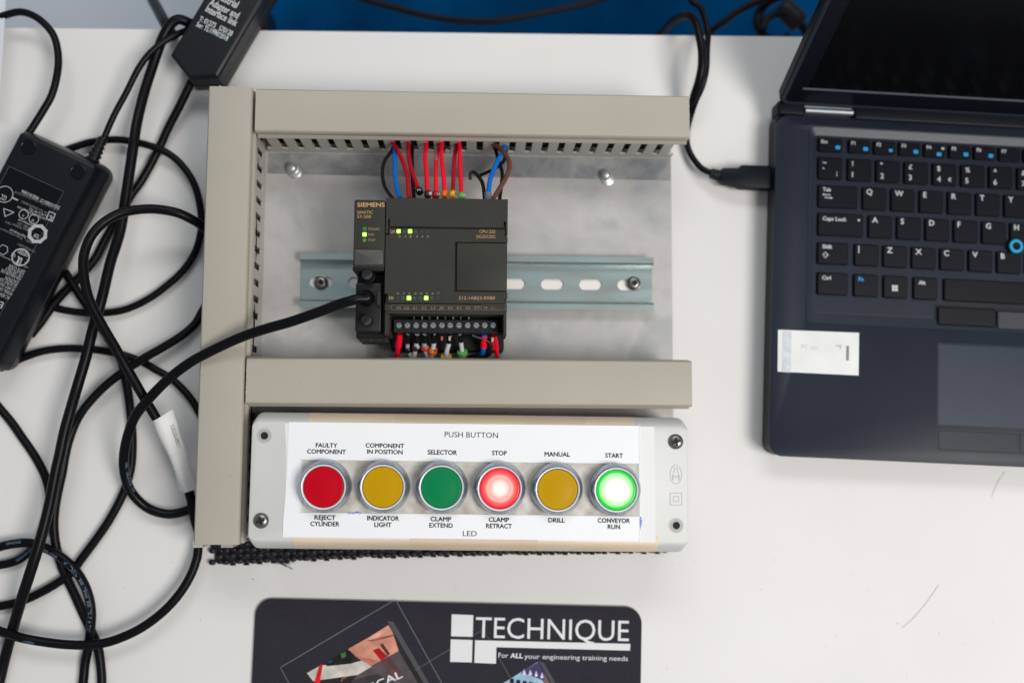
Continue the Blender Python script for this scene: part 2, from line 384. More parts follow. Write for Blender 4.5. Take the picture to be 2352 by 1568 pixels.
for _ in range(70):
    u, v = random.uniform(150, 2340), random.uniform(1270, 1560)
    p = V(u, v, 0.02); r = random.uniform(0.12, 0.4) * (1.0 if random.random() < .85 else 1.8)
    dust.slab([(p.x + r * random.uniform(.6, 1.2) * math.cos(a), p.y + r * random.uniform(.5, 1.1) * math.sin(a)) for a in [k * math.pi / 3 for k in range(6)]], 0.0, 0.12)
part('crumbs', dust, mat('dust', (0.28, 0.24, 0.2), 0.9), desk, stuff=True)
# blue seat beyond the far edge of the desk
bc = V(1230, -60, -300)
seat = thing('chair', 'dark blue upholstered seat below the far edge of the desk', 'chair', (bc.x, bc.y, -740))
x0 = V(560, 0, -300).x; x1 = V(2500, 0, -300).x; y0 = V(1000, 200, -300).y
part('seat_cushion', MB().slab(rrect(x0, y0, x1, y0 + 430, 45, 8), -380, -300, 22, steps=5), M_blue, seat)
lg = MB()
for lx in (x0 + 60, x1 - 60):
    for ly in (y0 + 60, y0 + 370): part('leg', MB().lathe(lx, ly, [(12, -740), (12, -380)], 16), M_bezl, seat)

# ------------------------------------------------------------------ backing plate with rail
plate = thing('mounting_plate', 'mottled aluminium mounting plate under the grey ducts and controller', 'mounting plate', (-20, 70, 9))
part('sheet', MB().box(-166, 128.5, -68.4, 209.5, 9.5, 12), M_alu, plate)
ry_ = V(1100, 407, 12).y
part('darker_band', MB().slab([(-138.9, ry_ + .4), (-60, ry_ - .3), (20, ry_ + .2), (128.3, ry_ - .5), (128.3, 181.8), (-138.9, 181.8)], 12.0, 12.05), M_darkband, plate, smooth=0)  # thin darker mottled strip laid on the plate below the upper duct
for fx in (-150, 110):
    for fy in (-50, 195): part('foot', MB().lathe(fx, fy, [(7, 0), (7, 9.5)], 16), M_plcd, plate)
rail = MB()
prof = [(78.5, 19.2), (78.5, 20.2), (82.6, 20.2), (83.6, 19.4), (83.6, 14.2), (108.4, 14.2), (108.4, 19.4), (109.4, 20.2), (113.5, 20.2), (113.5, 19.2),
        (109.9, 19.2), (109.3, 18.8), (109.3, 12.9), (82.7, 12.9), (82.7, 18.8), (82.1, 19.2)]
# the hat profile without its floor, then the floor with slots
for pr in ([(78.5, 19.2), (78.5, 20.2), (82.4, 20.2), (83.6, 19.2), (83.6, 12.2), (82.6, 12.2), (82.6, 18.6), (82.0, 19.2)],
           [(108.4, 12.2), (108.4, 19.2), (109.6, 20.2), (113.5, 20.2), (113.5, 19.2), (110.0, 19.2), (109.4, 18.6), (109.4, 12.2)]):
    rail.loft([[(x, y, z) for y, z in pr] for x in (-114.8, 115.0)])
fl = holed([(-114.8, 83.6), (115, 83.6), (115, 108.4), (-114.8, 108.4)],
           [rrect(V(737, 648, 13).x - 7.4 + 25.2 * k, 92.4, V(737, 648, 13).x + 7.4 + 25.2 * k, 99.4, 3.4, 6) for k in range(9)], 12.2, 13.4)
rail.add(fl.v, fl.f)
railo = part('din_rail', rail, M_zinc, plate)
part('bright_plate_strip', MB().box(-113, 114, 90, 101.5, 12.02, 12.1), mat('clean_aluminium', (0.74, 0.69, 0.66), 0.55, metal=0.2), plate)
M_nut = mat('plated_nut', (0.52, 0.54, 0.53), 0.36, metal=0.7, var=0.3, vscale=250)
def bolt(cx, cy, z0, dark=True):
    b = part('bolt', MB().lathe(cx, cy, [(4.6, z0), (4.6, z0 + 1), (4.0, z0 + 2.4), (2.6, z0 + 3.2), (1.9, z0 + 3.2), (1.6, z0 + 1.6)], 24), M_steeldark, plate, smooth=40)
    part('socket', MB().lathe(cx, cy, [(1.5, z0 + 1.4), (1.4, z0 + 1.75)], 6), M_void, b)
for (u, v) in ((737, 649), (1456, 650)):
    p = V(u, v, 15); bolt(p.x, p.y, 13.4)
for (u, v) in ((669, 384), (1392, 400)):
    p = V(u, v, 16)
    b = part('bolt', MB().lathe(p.x, p.y, [(4.2, 12), (4.2, 12.8), (3.7, 13.0), (3.6, 14.6), (3.0, 15.9), (1.6, 16.6), (0.2, 16.8)], 24), M_nut, plate, smooth=50)
    part('washer', MB().lathe(p.x + 1.4, p.y - 2.2, [(4.6, 12), (4.6, 12.5), (4.3, 12.7)], 24), M_nut, b)
# a few scuffs on the sheet
for (u, v, w, h) in ((682, 612, 3.0, 1.4), (1395, 418, 9, 5)):
    p = V(u, v, 12.1); part('scuff', MB().slab(circ(p.x, p.y, w / 2, 12, h / 2), 12.0, 12.12), mat('scuff_mark', (0.50, 0.44, 0.36), 0.7), plate)

# ------------------------------------------------------------------ cable ducts
def duct(name, label, horizontal, a0, a1, b0, b1, ztop=56.0, la0=None, la1=None, ragged=(), sl=(20.5, 45.5)):
    """a0..a1 along the duct (base), b0..b1 across; la0..la1 = lid ends"""
    la0 = a0 if la0 is None else la0; la1 = a1 if la1 is None else la1
    T = (lambda a, b, z: (a, b, z)) if horizontal else (lambda a, b, z: (b, a, z))
    c = T((a0 + a1) / 2, (b0 + b1) / 2, 12)
    t = thing('cable_duct', label, 'cable duct', c, 0, 'grey cable ducts on the aluminium plate')
    # lid: a shallow channel with rounded shoulders and rolled rims
    def lidprof(g=0.0):
        o = [(b0 + 0.4, ztop - 11), (b0 - 1.1, ztop - 10.8), (b0 - 1.4, ztop - 10.1), (b0 - 1.1, ztop - 9.3), (b0 - 0.1, ztop - 8.4), (b0 + 0.3, ztop - 7.8), (b0 + 0.3, ztop - 4.4), (b0 - 0.3, ztop - 3.4), (b0 - 0.25, ztop - 2.0), (b0 + 0.1, ztop - 0.9), (b0 + 0.8, ztop - 0.25), (b0 + 2.0, ztop)]
        o2 = [(b0 + b1 - x, z) for x, z in reversed(o)]
        inn = [(b1 - 1.9, ztop - 9.2), (b1 - 1.9, ztop - 2.4), (b1 - 3, ztop - 1.3), (b0 + 3, ztop - 1.3), (b0 + 1.9, ztop - 2.4), (b0 + 1.9, ztop - 9.2)]
        return o + o2 + inn
    pr = lidprof()
    lid = part('lid', MB().loft([[T(a, b, z) for b, z in pr] for a in (la0, la1)]), M_duct, t, smooth=30)
    # ragged saw-cut ends
    for e, sgn in ragged:
        mb = MB(); n = 46
        for k in range(n):
            q = b0 + 0.6 + (b1 - b0 - 1.2) * (k + random.random()) / n; w = random.uniform(.15, .6); d = random.choice([.15, .2, .3, .5, .75]) * random.uniform(.5, 1.1)
            zz = ztop - random.uniform(0.0, 1.2)
            mb.add([T(e, q - w, zz), T(e, q + w, zz), T(e + sgn * d, q + w * random.uniform(-.5, .5), zz + random.uniform(-.2, .2)), T(e, q, zz - .6)], [(0, 1, 2), (1, 3, 2), (3, 0, 2)])
        part('burr', mb, M_cut, lid, smooth=0)
    # base: floor and two slotted walls
    part('floor_strip', MB().box(*((a0, a1, b0 + .6, b1 - .6) if horizontal else (b0 + .6, b1 - .6, a0, a1)), 12.05, 13.2), M_ductin, t)
    for bb0, bb1 in ((b0 - 0.6, b0 + 0.5), (b1 - 0.5, b1 + 0.6)):
        mb = MB()
        def bx(q0, q1, z0, z1):
            if horizontal: mb.box(q0, q1, bb0, bb1, z0, z1)
            else: mb.box(bb0, bb1, q0, q1, z0, z1)
        bx(a0, a1, 12.05, sl[0]); bx(a0, a1, sl[1], 46.2)
        n = int((a1 - a0) / 10.5); off = ((a1 - a0) - n * 10.5) / 2
        q = a0
        for k in range(n + 1):
            s0 = a0 + off + 10.5 * k - 2.1; s1 = s0 + 4.2
            s0c = max(s0, a0); 
            if s0c > q: bx(q, s0c, *sl)
            q = min(s1, a1)
        if q < a1: bx(q, a1, *sl)
        part('slotted_wall', mb, M_ductin, t, smooth=0)
    for k in range(9):
        bb = b0 + 6.0 + 2.25 * (k % 9); zz = 20 + 7.5 * (k % 3) + (k % 2)
        n_ = 14; pts_ = [Vector(T(a0 + 2 + (a1 - a0 - 4) * i / n_, bb + random.uniform(-1, 1), zz + random.uniform(-1, 1))) for i in range(n_ + 1)]
        part('dark_fill_wire', MB().tube(pts_, 3.0, 8), W_black, t)  # black tubes added inside the duct so its slots look dark
    return t
duct('l', 'long upright grey cable duct along the left of the panel', False, -67.9, 210.6, -166.8, -140.3, ragged=((210.5, 1),), sl=(20, 38))
duct('t', 'upper crosswise grey cable duct with red and blue wires leaving it', True, -137.4, 128.3, 182.8, 209.8, la0=-137.8, la1=131.7, ragged=((131.6, 1),))
dB = duct('b', 'lower crosswise grey cable duct just above the push button box', True, -137.4, 128.3, 15.6, 43.2, la0=-138.6, la1=131.5, ragged=((-138.5, -1), (131.4, 1)))
# little clips showing at the lower end of the left duct
for q0, q1 in ((V(455, 1250, 20).x, V(478, 1250, 20).x), (V(519, 1250, 20).x, V(545, 1250, 20).x)):
    solo('duct_clip', MB().box(q0, q1, -72.4, -68.0, 17, 32), M_ductin, 'small translucent plastic clip at the lower end of the left duct, ' + ('left one' if q0 < -162 else 'right one'), 'clip', 'clips at the duct end')

# ------------------------------------------------------------------ controller
plc = thing('controller', 'charcoal programmable controller clipped on the rail, green lights lit', 'controller', (-28, 97, 20))
XL, XM, XR = -73.7, -54.8, 17.7
ZF = 75.0
YT = ZA(700, 140, ZF).y; YG = ZA(700, 505, ZF).y; YB = ZA(700, 1462, ZF).y
part('body', MB().slab(rrect(XM + .8, 50, XR - .8, YT - 1.5, 1.5, 3), 15, 34, .6), M_plcd, plc)
part('body', MB().slab([(XM + .8, 60), (XR - .8, 60), (XR - .8, YT - 1.5), (XM + .8, YT - 1.5)], 34, 50), M_plcd, plc)
part('body', MB().slab([(XM + .5, YB - 6), (XR - .5, YB - 6), (XR - .5, YT - .8), (XM + .5, YT - .8)], 50, ZF - 2.4), M_plc, plc)
face = MB()
# front face with notches left and right of the flap groove
door_x0 = ZA(1440, 0, ZF).x; door_y1 = ZA(0, 685, ZF).y; door_y0 = ZA(0, 1300, ZF).y
out = [(XM, YB + 5.4), (XM + 1.8, YB + 5.4), (XM + 1.8, YB), (XR - 1.6, YB), (XR - 1.6, YB + 3), (XR, YB + 3), (XR, door_y0 - .3), (door_x0, door_y0 - .3), (door_x0, door_y1 + .3), (XR, door_y1 + .3),
       (XR, ZA(0, 610, ZF).y), (XR - 1.7, ZA(0, 610, ZF).y), (XR - 1.7, YG - .9), (XM + 2.2, YG - .9), (XM + 2.2, ZA(0, 600, ZF).y), (XM, ZA(0, 600, ZF).y)]
fp = part('front_face', holed(out, [], ZF - 2.3, ZF, 0.22), M_plc, plc, smooth=0)
flap_out = [(XM, ZA(0, 582, ZF).y), (XM + 1.5, ZA(0, 582, ZF).y), (XM + 1.5, ZA(0, 400, ZF).y), (XM + 2.3, ZA(0, 400, ZF).y), (XM + 2.3, YG + .1), (XR - 2.4, YG + .1), (XR - 2.4, ZA(0, 415, ZF).y), (XR - 1.2, ZA(0, 415, ZF).y), (XR - 1.2, ZA(0, 590, ZF).y), (XR, ZA(0, 590, ZF).y), (XR, YT), (XM, YT)]
part('cover_flap', holed(flap_out, [], ZF - 2.1, ZF + .15, 0.3), M_plc, plc, smooth=0)
part('access_door', MB().slab([(door_x0 + 1.2, door_y0 + .5), (XR - .2, door_y0 + .5), (XR - .2, door_y1 - .2), (door_x0 + 1.2, door_y1 - .2)], ZF - 2.0, ZF - .35, .35, steps=2), M_plc, plc)
part('door_gap', MB().box(door_x0 + .1, door_x0 + 1.1, door_y0, door_y1, ZF - 2.35, ZF - 1.9), M_void, plc)
# label strip and the frame round the terminals
a = ZB(545, 462, ZF - 1.6); b = ZB(2085, 565, ZF - 1.6)
part('label_strip', MB().slab([(a.x, b.y), (b.x, b.y), (b.x, a.y), (a.x, a.y)], ZF - 8, ZF - 1.6, .4), M_plc, plc)
for x0z, x1z in ((545, 600), (2040, 2080)):
    p = ZB(x0z, 565, ZF - 3); q = ZB(x1z, 860, ZF - 3)
    part('side_wall', MB().slab([(p.x, q.y), (q.x, q.y), (q.x, p.y), (p.x, p.y)], 45, ZF - 3, .5), M_plc, plc)
frame = MB(); p0 = ZB(628, 478, ZF - 1.5); p1 = ZB(1748, 552, ZF - 1.5); p2 = ZB(1765, 478, ZF - 1.5); p3 = ZB(2068, 552, ZF - 1.5)
for (pa, pb) in ((p0, p1), (p2, p3)):
    for bx in ((pa.x, pb.x, pa.y - .12, pa.y), (pa.x, pb.x, pb.y, pb.y + .12), (pa.x, pa.x + .12, pb.y, pa.y), (pb.x - .12, pb.x, pb.y, pa.y)):
        frame.box(*bx, ZF - 1.6, ZF - 1.54)
part('label_outline', frame, M_goldd, plc, smooth=0)
a = ZB(610, 565, 56); b = ZB(2035, 900, 56)
part('recess_wall', MB().box(a.x, b.x, a.y - 1.5, a.y, 42, 66), M_void, plc)
pc = ZB(2000, 720, 50); part('circuit_board', MB().box(pc.x - 62, pc.x + 2.5, pc.y - 6, pc.y + 11, 48, 49.5), M_pcb, plc)
tb0 = ZB(658, 660, 59); tb1 = ZB(1975, 832, 59)
term = part('terminal_block', MB().slab([(tb0.x, tb1.y), (tb1.x, tb1.y), (tb1.x, tb0.y), (tb0.x, tb0.y)], 44, 59, .5), M_term, plc)
tx_x = [725, 832, 942, 1048, 1157, 1267, 1372, 1482, 1592, 1700, 1808, 1915]
for k, zx in enumerate(tx_x):
    p = ZB(zx, 735, 59.4); r = 1.75
    s_ = part('terminal_screw', MB().lathe(p.x, p.y, [(r, 58.8), (r, 59.35), (r * .85, 59.6)], 18), M_steel, term)
    an = R([95, 120, 165, 150, 140, 60, 20, 10, 145, 150, 60, 160][k]); d = Vector((math.cos(an), math.sin(an), 0)); n = Vector((-d.y, d.x, 0)) * .22
    c = Vector((p.x, p.y, 59.62)); q = [c - d * r * .8 - n, c + d * r * .8 - n, c + d * r * .8 + n, c - d * r * .8 + n]
    part('screw_slot', MB().slab([(w.x, w.y) for w in q], 59.3, 59.66), M_steeldark, s_, smooth=0)
    if k < 11:
        q = ZB((zx + tx_x[k + 1]) / 2, 745, 59); part('divider', MB().box(q.x - .18, q.x + .18, tb1.y + .2, tb0.y - .2, 58.5, 59.35), M_plcd, term, smooth=0)
    q = ZB(zx, 800, 59); part('wire_port', MB().box(q.x - 1.2, q.x + 1.2, q.y - .7, q.y + .5, 58.8, 59.05), M_void, term, smooth=0)
for zx in (1018, 1212, 1410, 1607, 915, 1110, 1310, 1505):
    p = ZB(zx, 630, 57); part('contact_pin', MB().box(p.x - .35, p.x + .35, p.y - 1.6, p.y + 1.6, 52, 57), M_steel if zx in (1018, 1212, 1410, 1607) else M_steeldark, plc, smooth=0)
# lower vents of the body
for zx in (1550, 1650):
    p = ZB(zx, 950, 34.2); part('vent', MB().box(p.x - 1.2, p.x + 1.2, p.y - 1, p.y + 1, 33.8, 34.2), M_void, plc, smooth=0)
# left module
yl = ZA(0, 160, ZF - .8).y; ym = ZA(0, 1012, ZF - .8).y; yb = ZB(0, 870, 62).y
part('module_face', MB().slab(rrect(XL, ym, XM - .35, yl, 1.0, 3), 20, ZF - .8, .6, steps=2), M_plc, plc)
a = ZA(160, 790, ZF); b = ZA(530, 992, ZF)
part('port_cover', MB().slab(rrect(a.x + .2, b.y, b.x, a.y, .8, 3), ZF - .8, ZF + 1.0, .8, steps=3), mat('worn_plastic', (0.062, 0.062, 0.055), 0.42, var=0.15, vscale=80, speck=(0.3, 0.3, 0.28), speck_scale=700, speck_t=0.78), plc)
part('module_lip', MB().slab(rrect(XL - .4, ym - 2.2, XM - .35, ym + .6, .8, 3), 50, ZF - 1.2, .8, steps=3), M_plcd, plc)
part('module_base', MB().slab([(XL + 1.0, yb - 1), (XM - .6, yb - 1), (XM - .6, ym), (XL + 1.0, ym)], 18, 61, .8), M_plcd, plc)
lip = [ZB(165, 850, 62), ZB(560, 850, 62), ZB(600, 960, 50), ZB(255, 960, 50)]
part('module_foot', MB().slab([(p.x, p.y) for p in (lip[3], lip[2], lip[1], lip[0])], 40, 56, 1.0), M_plc, plc)
for k in range(3):
    p = ZB(330 + 100 * k, 935, 57); part('vent', MB().box(p.x - 1.2, p.x + 1.2, p.y - 1.0, p.y + 1.0, 55.7, 56.15), M_void, plc, smooth=0)
# indicator lights
def led(zx, zy, s, m, zz=ZF, f=ZA, hot=False):
    p = f(zx, zy, zz); o = part('indicator_light', MB().slab(rrect(p.x - s / 2, p.y - s / 2, p.x + s / 2, p.y + s / 2, s * .18, 2), zz - .1, zz + .12, .06), m, plc, smooth=0)
    if hot: part('glow_core', MB().slab(rrect(p.x - s * .26, p.y - s * .26, p.x + s * .26, p.y + s * .26, s * .2, 2), zz + .12, zz + .15), M_ledhot, o, smooth=0)
led(294, 532, 2.1, M_leddim, ZF - .8); led(292, 602, 2.5, M_ledon, ZF - .8, hot=True); led(291, 675, 2.0, M_leddim, ZF - .8)
p = ZA(294, 532, ZF - .6); part('led_window', MB().box(p.x - .55, p.x + .55, p.y - .55, p.y + .55, ZF - .7, ZF - .66), M_ledoff, plc, smooth=0)
led(722, 562, 2.4, M_ledon, hot=True); led(866, 562, 2.5, M_ledon, hot=True)
for zx, m in ((795, M_ledoff), (938, M_ledoff), (1015, M_ledoffd), (1088, M_ledoffd)): led(zx, 565, 1.9, m)
led(852, 1402, 2.6, M_ledon, hot=True); led(1069, 1402, 2.5, M_ledon, hot=True)
for zx, m in ((708, M_ledoffd), (778, M_ledoff), (924, M_ledoff), (996, M_ledoff), (1140, M_ledoff), (1215, M_ledoffd)): led(zx, 1402, 1.9, m)
def pt(s, x0, x1, yb_, yt, z=ZF + .02, m=M_gold, off=0.0, f=ZA):
    a = f(x0, yb_, z); b = f(x1, yb_, z); h = abs(f(x0, yt, z).y - a.y)
    part('lettering', tx(MB(), s, a, b, h, off), m, plc, smooth=0)
zl = ZF - .8 + .03
pt('SIEMENS', 200, 548, 253, 203, zl, off=0.028); pt('SIMATIC', 200, 398, 342, 306, zl); pt('S7-200', 200, 374, 396, 360, zl)
pt('SF/DIAG', 340, 480, 550, 518, zl, M_goldd); pt('RUN', 338, 410, 618, 588, zl, M_goldd); pt('STOP', 336, 428, 688, 658, zl, M_goldd)
pt('Q0', 617, 675, 583, 548); pt('CPU 222', 1740, 1940, 583, 546); pt('DC/DC/DC', 1705, 1944, 648, 610)
for s, zx in zip('012345', (733, 799, 873, 949, 1020, 1090)): pt('.' + s, zx - 26, zx + 13, 640, 612, m=M_goldd if s != '2' else M_gold)
for s, zx in zip('01234567', (714, 782, 857, 933, 1005, 1076, 1150, 1222)): pt('.' + s, zx - 24, zx + 12, 1357, 1330, m=M_goldd)
pt('I0', 604, 655, 1418, 1382); pt('212-1AB23-0XB0', 1480, 1936, 1420, 1382)
for s, a0, a1 in (('1M', 697, 745), ('0.0', 792, 852), ('0.1', 903, 950), ('0.2', 1014, 1070), ('0.3', 1126, 1183), ('2M', 1236, 1288), ('0.4', 1345, 1400), ('0.5', 1455, 1512), ('0.6', 1566, 1622), ('0.7', 1676, 1733), ('M', 1806, 1835), ('L+', 1890, 1932)):
    pt(s, a0, a1, 533, 502, ZF - 1.5, M_goldd, f=ZB)

# ------------------------------------------------------------------ push button box
box = thing('push_button_box', 'light grey enclosure with six push buttons, two of them lit', 'control box', (-3, -31, 12.05), R(-0.45))
BR = Matrix.Rotation(R(-0.45), 4, 'Z'); BC = Vector((-3, -31, 0)); FB = Matrix.Translation(BC) @ BR
def bl(p): q = FB.inverted() @ Vector(p); return q        # into the box's own frame
HX, HY = 130.6, 40.6
full = rrect(-HX, -HY, HX, HY, 4.2, 6)
def shrink(dx, dy): return [(x * (HX - dx) / HX, y * (HY - dy) / HY) for x, y in full]
rings = []
for dx, dy, z in ((2.6, 1.5, 12.1), (1.4, 0.5, 40), (1.0, 0, 50), (0.8, .5, 53), (0.3, 3.8, 59.6), (0.4, 5.6, 61.6), (1.1, 6.6, 62.0)):
    rings.append([(x, y, z) for x, y in shrink(dx, dy)])
# holes for the buttons are covered by their bezels
encl = part('enclosure', MB().loft(rings), M_box, box, fr=FB, smooth=32)
def strip(x0, x1, side, z_off=.12):
    """tape folded over the long bevel; side +1 = far edge"""
    pr = [(HY - 10.5, 62.0), (HY - 6.6, 62.0), (HY - 5.6, 61.6), (HY - 3.8, 59.6), (HY - .5, 53), (HY + 0.0, 50), (HY - .2, 44)]
    n = 40; rings = []
    for k in range(n + 1):
        x = x0 + (x1 - x0) * k / n
        rings.append([(x, side * (y + z_off * .9 + random.uniform(-.04, .04)), z + z_off) for y, z in pr])
    vs = [p for r in rings for p in r]; m = len(pr)
    return MB().add(vs, [(k * m + i, k * m + i + 1, (k + 1) * m + i + 1, (k + 1) * m + i) for k in range(n) for i in range(m - 1)])
xa = bl(ZL(722, 160, 58)).x; xb = bl(ZR(1640, 200, 58)).x
part('masking_tape', strip(xa, xb, 1), M_tape, box, fr=FB, smooth=60)
part('masking_tape', strip(bl(ZL(1580, 160, 58)).x, xb - 30, 1, .2), mat('masking_tape_fold', (0.71, 0.57, 0.41), 0.55, var=0.14, vscale=30, stretch=(0.4, 3, 1)), box, fr=FB, smooth=60)
xa = bl(ZL(575, 1390, 58)).x; xb = bl(ZR(1868, 1420, 58)).x
part('masking_tape', strip(xa, xb, -1), M_tape, box, fr=FB, smooth=60)
part('masking_tape', strip(bl(ZL(1720, 1400, 58)).x, bl(ZR(690, 1400, 58)).x, -1, .2), MATS['masking_tape_fold'], box, fr=FB, smooth=60)
# card and underlay, window showing the enclosure
def P2(p): return (p.x, p.y)
def wav(pts):
    return [P2(bl(p)) for p in pts]
win = [ZL(660, 582, 62), ZL(655, 1098, 62), ZR(1690, 1135, 62), ZR(1685, 622, 62)]
und = [ZL(490, 224, 62), ZL(505, 500, 62), ZL(500, 800, 62), ZL(490, 1000, 62), ZL(470, 1345, 62), ZR(1850, 1392, 62), ZR(1838, 258, 62)]
crd = [ZL(532, 212, 62), ZL(525, 420, 62), ZL(512, 700, 62), ZL(498, 940, 62), ZL(478, 1160, 62), ZL(470, 1336, 62), ZR(1700, 1378, 62), ZR(1695, 250, 62)]
part('card_underlay', holed(wav(und), [wav(win)[::-1]], 62.02, 62.16), M_paper2, box, fr=FB, smooth=0)
card = part('label_card', holed(wav(crd), [wav(win)[::-1]], 62.2, 62.45), M_paper, box, fr=FB, smooth=0)
w4 = wav(win)
part('window_surface', MB().add([(x, y, 62.03) for x, y in w4], [(0, 1, 2, 3)]), M_boxwin, box, fr=FB, smooth=0)
# clear sleeve: raised lips beside the window, sheet right of the card
def clear(pts, z0=62.5, z1=62.8): part('clear_sleeve', MB().slab(wav(pts), z0, z1, .08), M_clear, box, fr=FB, smooth=0)
clear([ZL(640, 1108, 62), ZL(662, 1108, 62), ZL(672, 575, 62), ZL(652, 575, 62)])
clear([ZR(1668, 1140, 62), ZR(1694, 1140, 62), ZR(1690, 620, 62), ZR(1672, 620, 62)])
clear([ZR(1690, 1395, 62), ZR(1700, 1395, 62), ZR(1700, 232, 62), ZR(1690, 232, 62)])
clear([ZL(650, 586, 62), ZR(1690, 626, 62), ZR(1690, 618, 62), ZL(650, 578, 62)])
clear([ZL(650, 1104, 62), ZR(1690, 1142, 62), ZR(1690, 1134, 62), ZL(650, 1096, 62)])
# six push buttons
BM = [M_lred, M_lyel, M_lgrn, M_lredon, M_lyel, M_lgrnon]
BL = ['red push button, unlit', 'amber push button nearest the red one', 'green push button, unlit', 'lit red push button', 'amber push button between the lit ones', 'lit green push button']
BP = [(-88.7, -33.0), (-54.3, -33.0), (-20.1, -33.2), (14.0, -33.6), (48.0, -34.0), (82.6, -34.2)]
for (bx, by), m, lb in zip(BP, BM, BL):
    q = bl((bx, by, 0))
    collar = part('push_button', MB().lathe(q.x, q.y, [(15.4, 62.0), (15.6, 63.2), (15.5, 65.5), (14.9, 68.2), (13.9, 70.6), (13.1, 71.7), (12.75, 71.9), (12.4, 71.5), (12.3, 69.5), (12.3, 66)], 64, True, True), M_bezel, box, lb, fr=FB, smooth=60)
    part('inner_ring', MB().lathe(q.x, q.y, [(13.05, 71.72), (12.9, 72.05), (12.4, 72.05), (12.0, 71.4), (12.0, 70)], 64, False, False), M_bezelr, collar, fr=FB, smooth=60)
    part('button_gap', MB().lathe(q.x, q.y, [(12.05, 70.2), (12.05, 70.35)], 48), M_void, collar, fr=FB)
    dome = [(11.75, 69.5), (11.75, 70.7), (11.5, 71.15), (11.1, 71.25), (10.2, 71.15), (8, 71.35), (5, 71.6), (2, 71.7), (.1, 71.72)]
    part('lens', MB().lathe(q.x, q.y, dome, 56), m, collar, fr=FB, smooth=60)
# corner screws and holes
def hole(p):
    q = bl(p)
    o = part('screw_hole', MB().lathe(q.x, q.y, [(4.5, 62.0), (4.45, 62.12), (3.3, 62.14), (3.2, 62.1)], 32), mat('hole_rim', (0.45, 0.45, 0.43), 0.5), box, fr=FB)
    part('bore', MB().lathe(q.x, q.y, [(3.2, 62.12), (2.9, 62.2), (2.5, 62.2)], 28), mat('hole_step', (0.36, 0.38, 0.37), 0.45), o, fr=FB)
    part('bore_bottom', MB().lathe(q.x + .15, q.y, [(2.2, 62.2), (2.2, 62.24)], 28), M_void, o, fr=FB)
def screw(p, an):
    q = bl(p)
    o = part('screw', MB().lathe(q.x, q.y, [(4.6, 62.0), (4.5, 62.7), (3.9, 63.6), (2.8, 64.2), (1.2, 64.45), (.1, 64.5)], 32), M_steeldark, box, fr=FB, smooth=50)
    mb = MB()
    for k in range(4):
        a0 = an + math.pi / 2 * k
        mb.slab(rot2([(q.x, q.y - .55), (q.x + 2.5, q.y - .75), (q.x + 2.6, q.y + .75), (q.x, q.y + .55)], a0, (q.x, q.y)), 63.4, 64.52 + .004 * k)
        mb.slab(rot2([(q.x, q.y - .14), (q.x + 2.1, q.y - .16), (q.x + 2.1, q.y + .16), (q.x, q.y + .14)], a0 + math.pi / 4, (q.x, q.y)), 63.4, 64.49 + .003 * k)
    part('cross_recess', mb, M_void, o, fr=FB, smooth=0)
hole(ZL(290, 347, 62)); screw(ZL(260, 1178, 62), .35); screw(ZR(2048, 405, 62), .2); hole(ZR(2052, 1226, 62))
# moulded marks
M_emb = mat('moulded_line', (0.42, 0.42, 0.39), 0.5)
def wire2(pts, w, z=62.0, h=.16, closed=True):
    mb = MB(); n = len(pts)
    for i in range(n if closed else n - 1):
        a, b = Vector(pts[i]), Vector(pts[(i + 1) % n]); d = (b - a).normalized() * w / 2; nn = Vector((-d.y, d.x))
        mb.slab([tuple(a - d - nn), tuple(b + d - nn), tuple(b + d + nn), tuple(a - d + nn)], z, z + h + (i % 2) * .01)
    return mb
c = bl(ZR(2050, 727, 62)); mk = wire2(circ(c.x, c.y, 3.5, 28, 5.5), .28)
tc_ = tx(MB(), 'M', (c.x - 2.2, c.y - 3.4, 62.1), (c.x + 2.2, c.y - 3.4, 62.1), 3.2); mk.add(tc_.v, tc_.f)
m2 = wire2([(c.x - 1.6, c.y + .8), (c.x - 1.2, c.y + 1.3), (c.x - .8, c.y + 3.9), (c.x + .8, c.y + 3.9), (c.x + 1.2, c.y + 1.3), (c.x + 1.6, c.y + .8)], .3, closed=False); mk.add(m2.v, m2.f)
part('moulded_logo', mk, M_emb, box, fr=FB, smooth=0)
c = bl(ZR(2052, 967, 62)); mk = wire2(rrect(c.x - 3.5, c.y - 3.5, c.x + 3.5, c.y + 3.5, .2, 1), .28); m2 = wire2(rrect(c.x - 1.6, c.y - 1.6, c.x + 1.6, c.y + 1.6, .2, 1), .28); mk.add(m2.v, m2.f)
part('double_square_mark', mk, M_emb, box, fr=FB, smooth=0)
c = ZL(1175, 1103, 62.6); mb = MB()
for k in range(9):
    a0 = random.uniform(-.1, .7); x = c.x - 3.6 + .85 * k; y = c.y + random.uniform(-.5, .5)
    mb.slab(rot2([(x - 1.0, y - .16), (x + 1.1, y - .13), (x + 1.1, y + .13), (x - 1.0, y + .16)], a0, (x, y)), 62.46, 62.52 + .002 * k)
part('pen_mark', mb, M_inkblue, box, smooth=0)
c = ZR(1705, 1203, 62.6); mb = MB()
for k in range(9):
    y = c.y - 3.4 + .85 * k; w = 1.0 - abs(k - 5) * .17; x = c.x + random.uniform(-.2, .2)
    mb.slab(rot2([(x - w, y - .3), (x + w, y - .2), (x + w, y + .2), (x - w, y + .3)], random.uniform(.2, .9), (x, y)), 62.46, 62.52 + .002 * k)
part('pen_mark', mb, M_inkblue, box, smooth=0)
ZC = 62.5
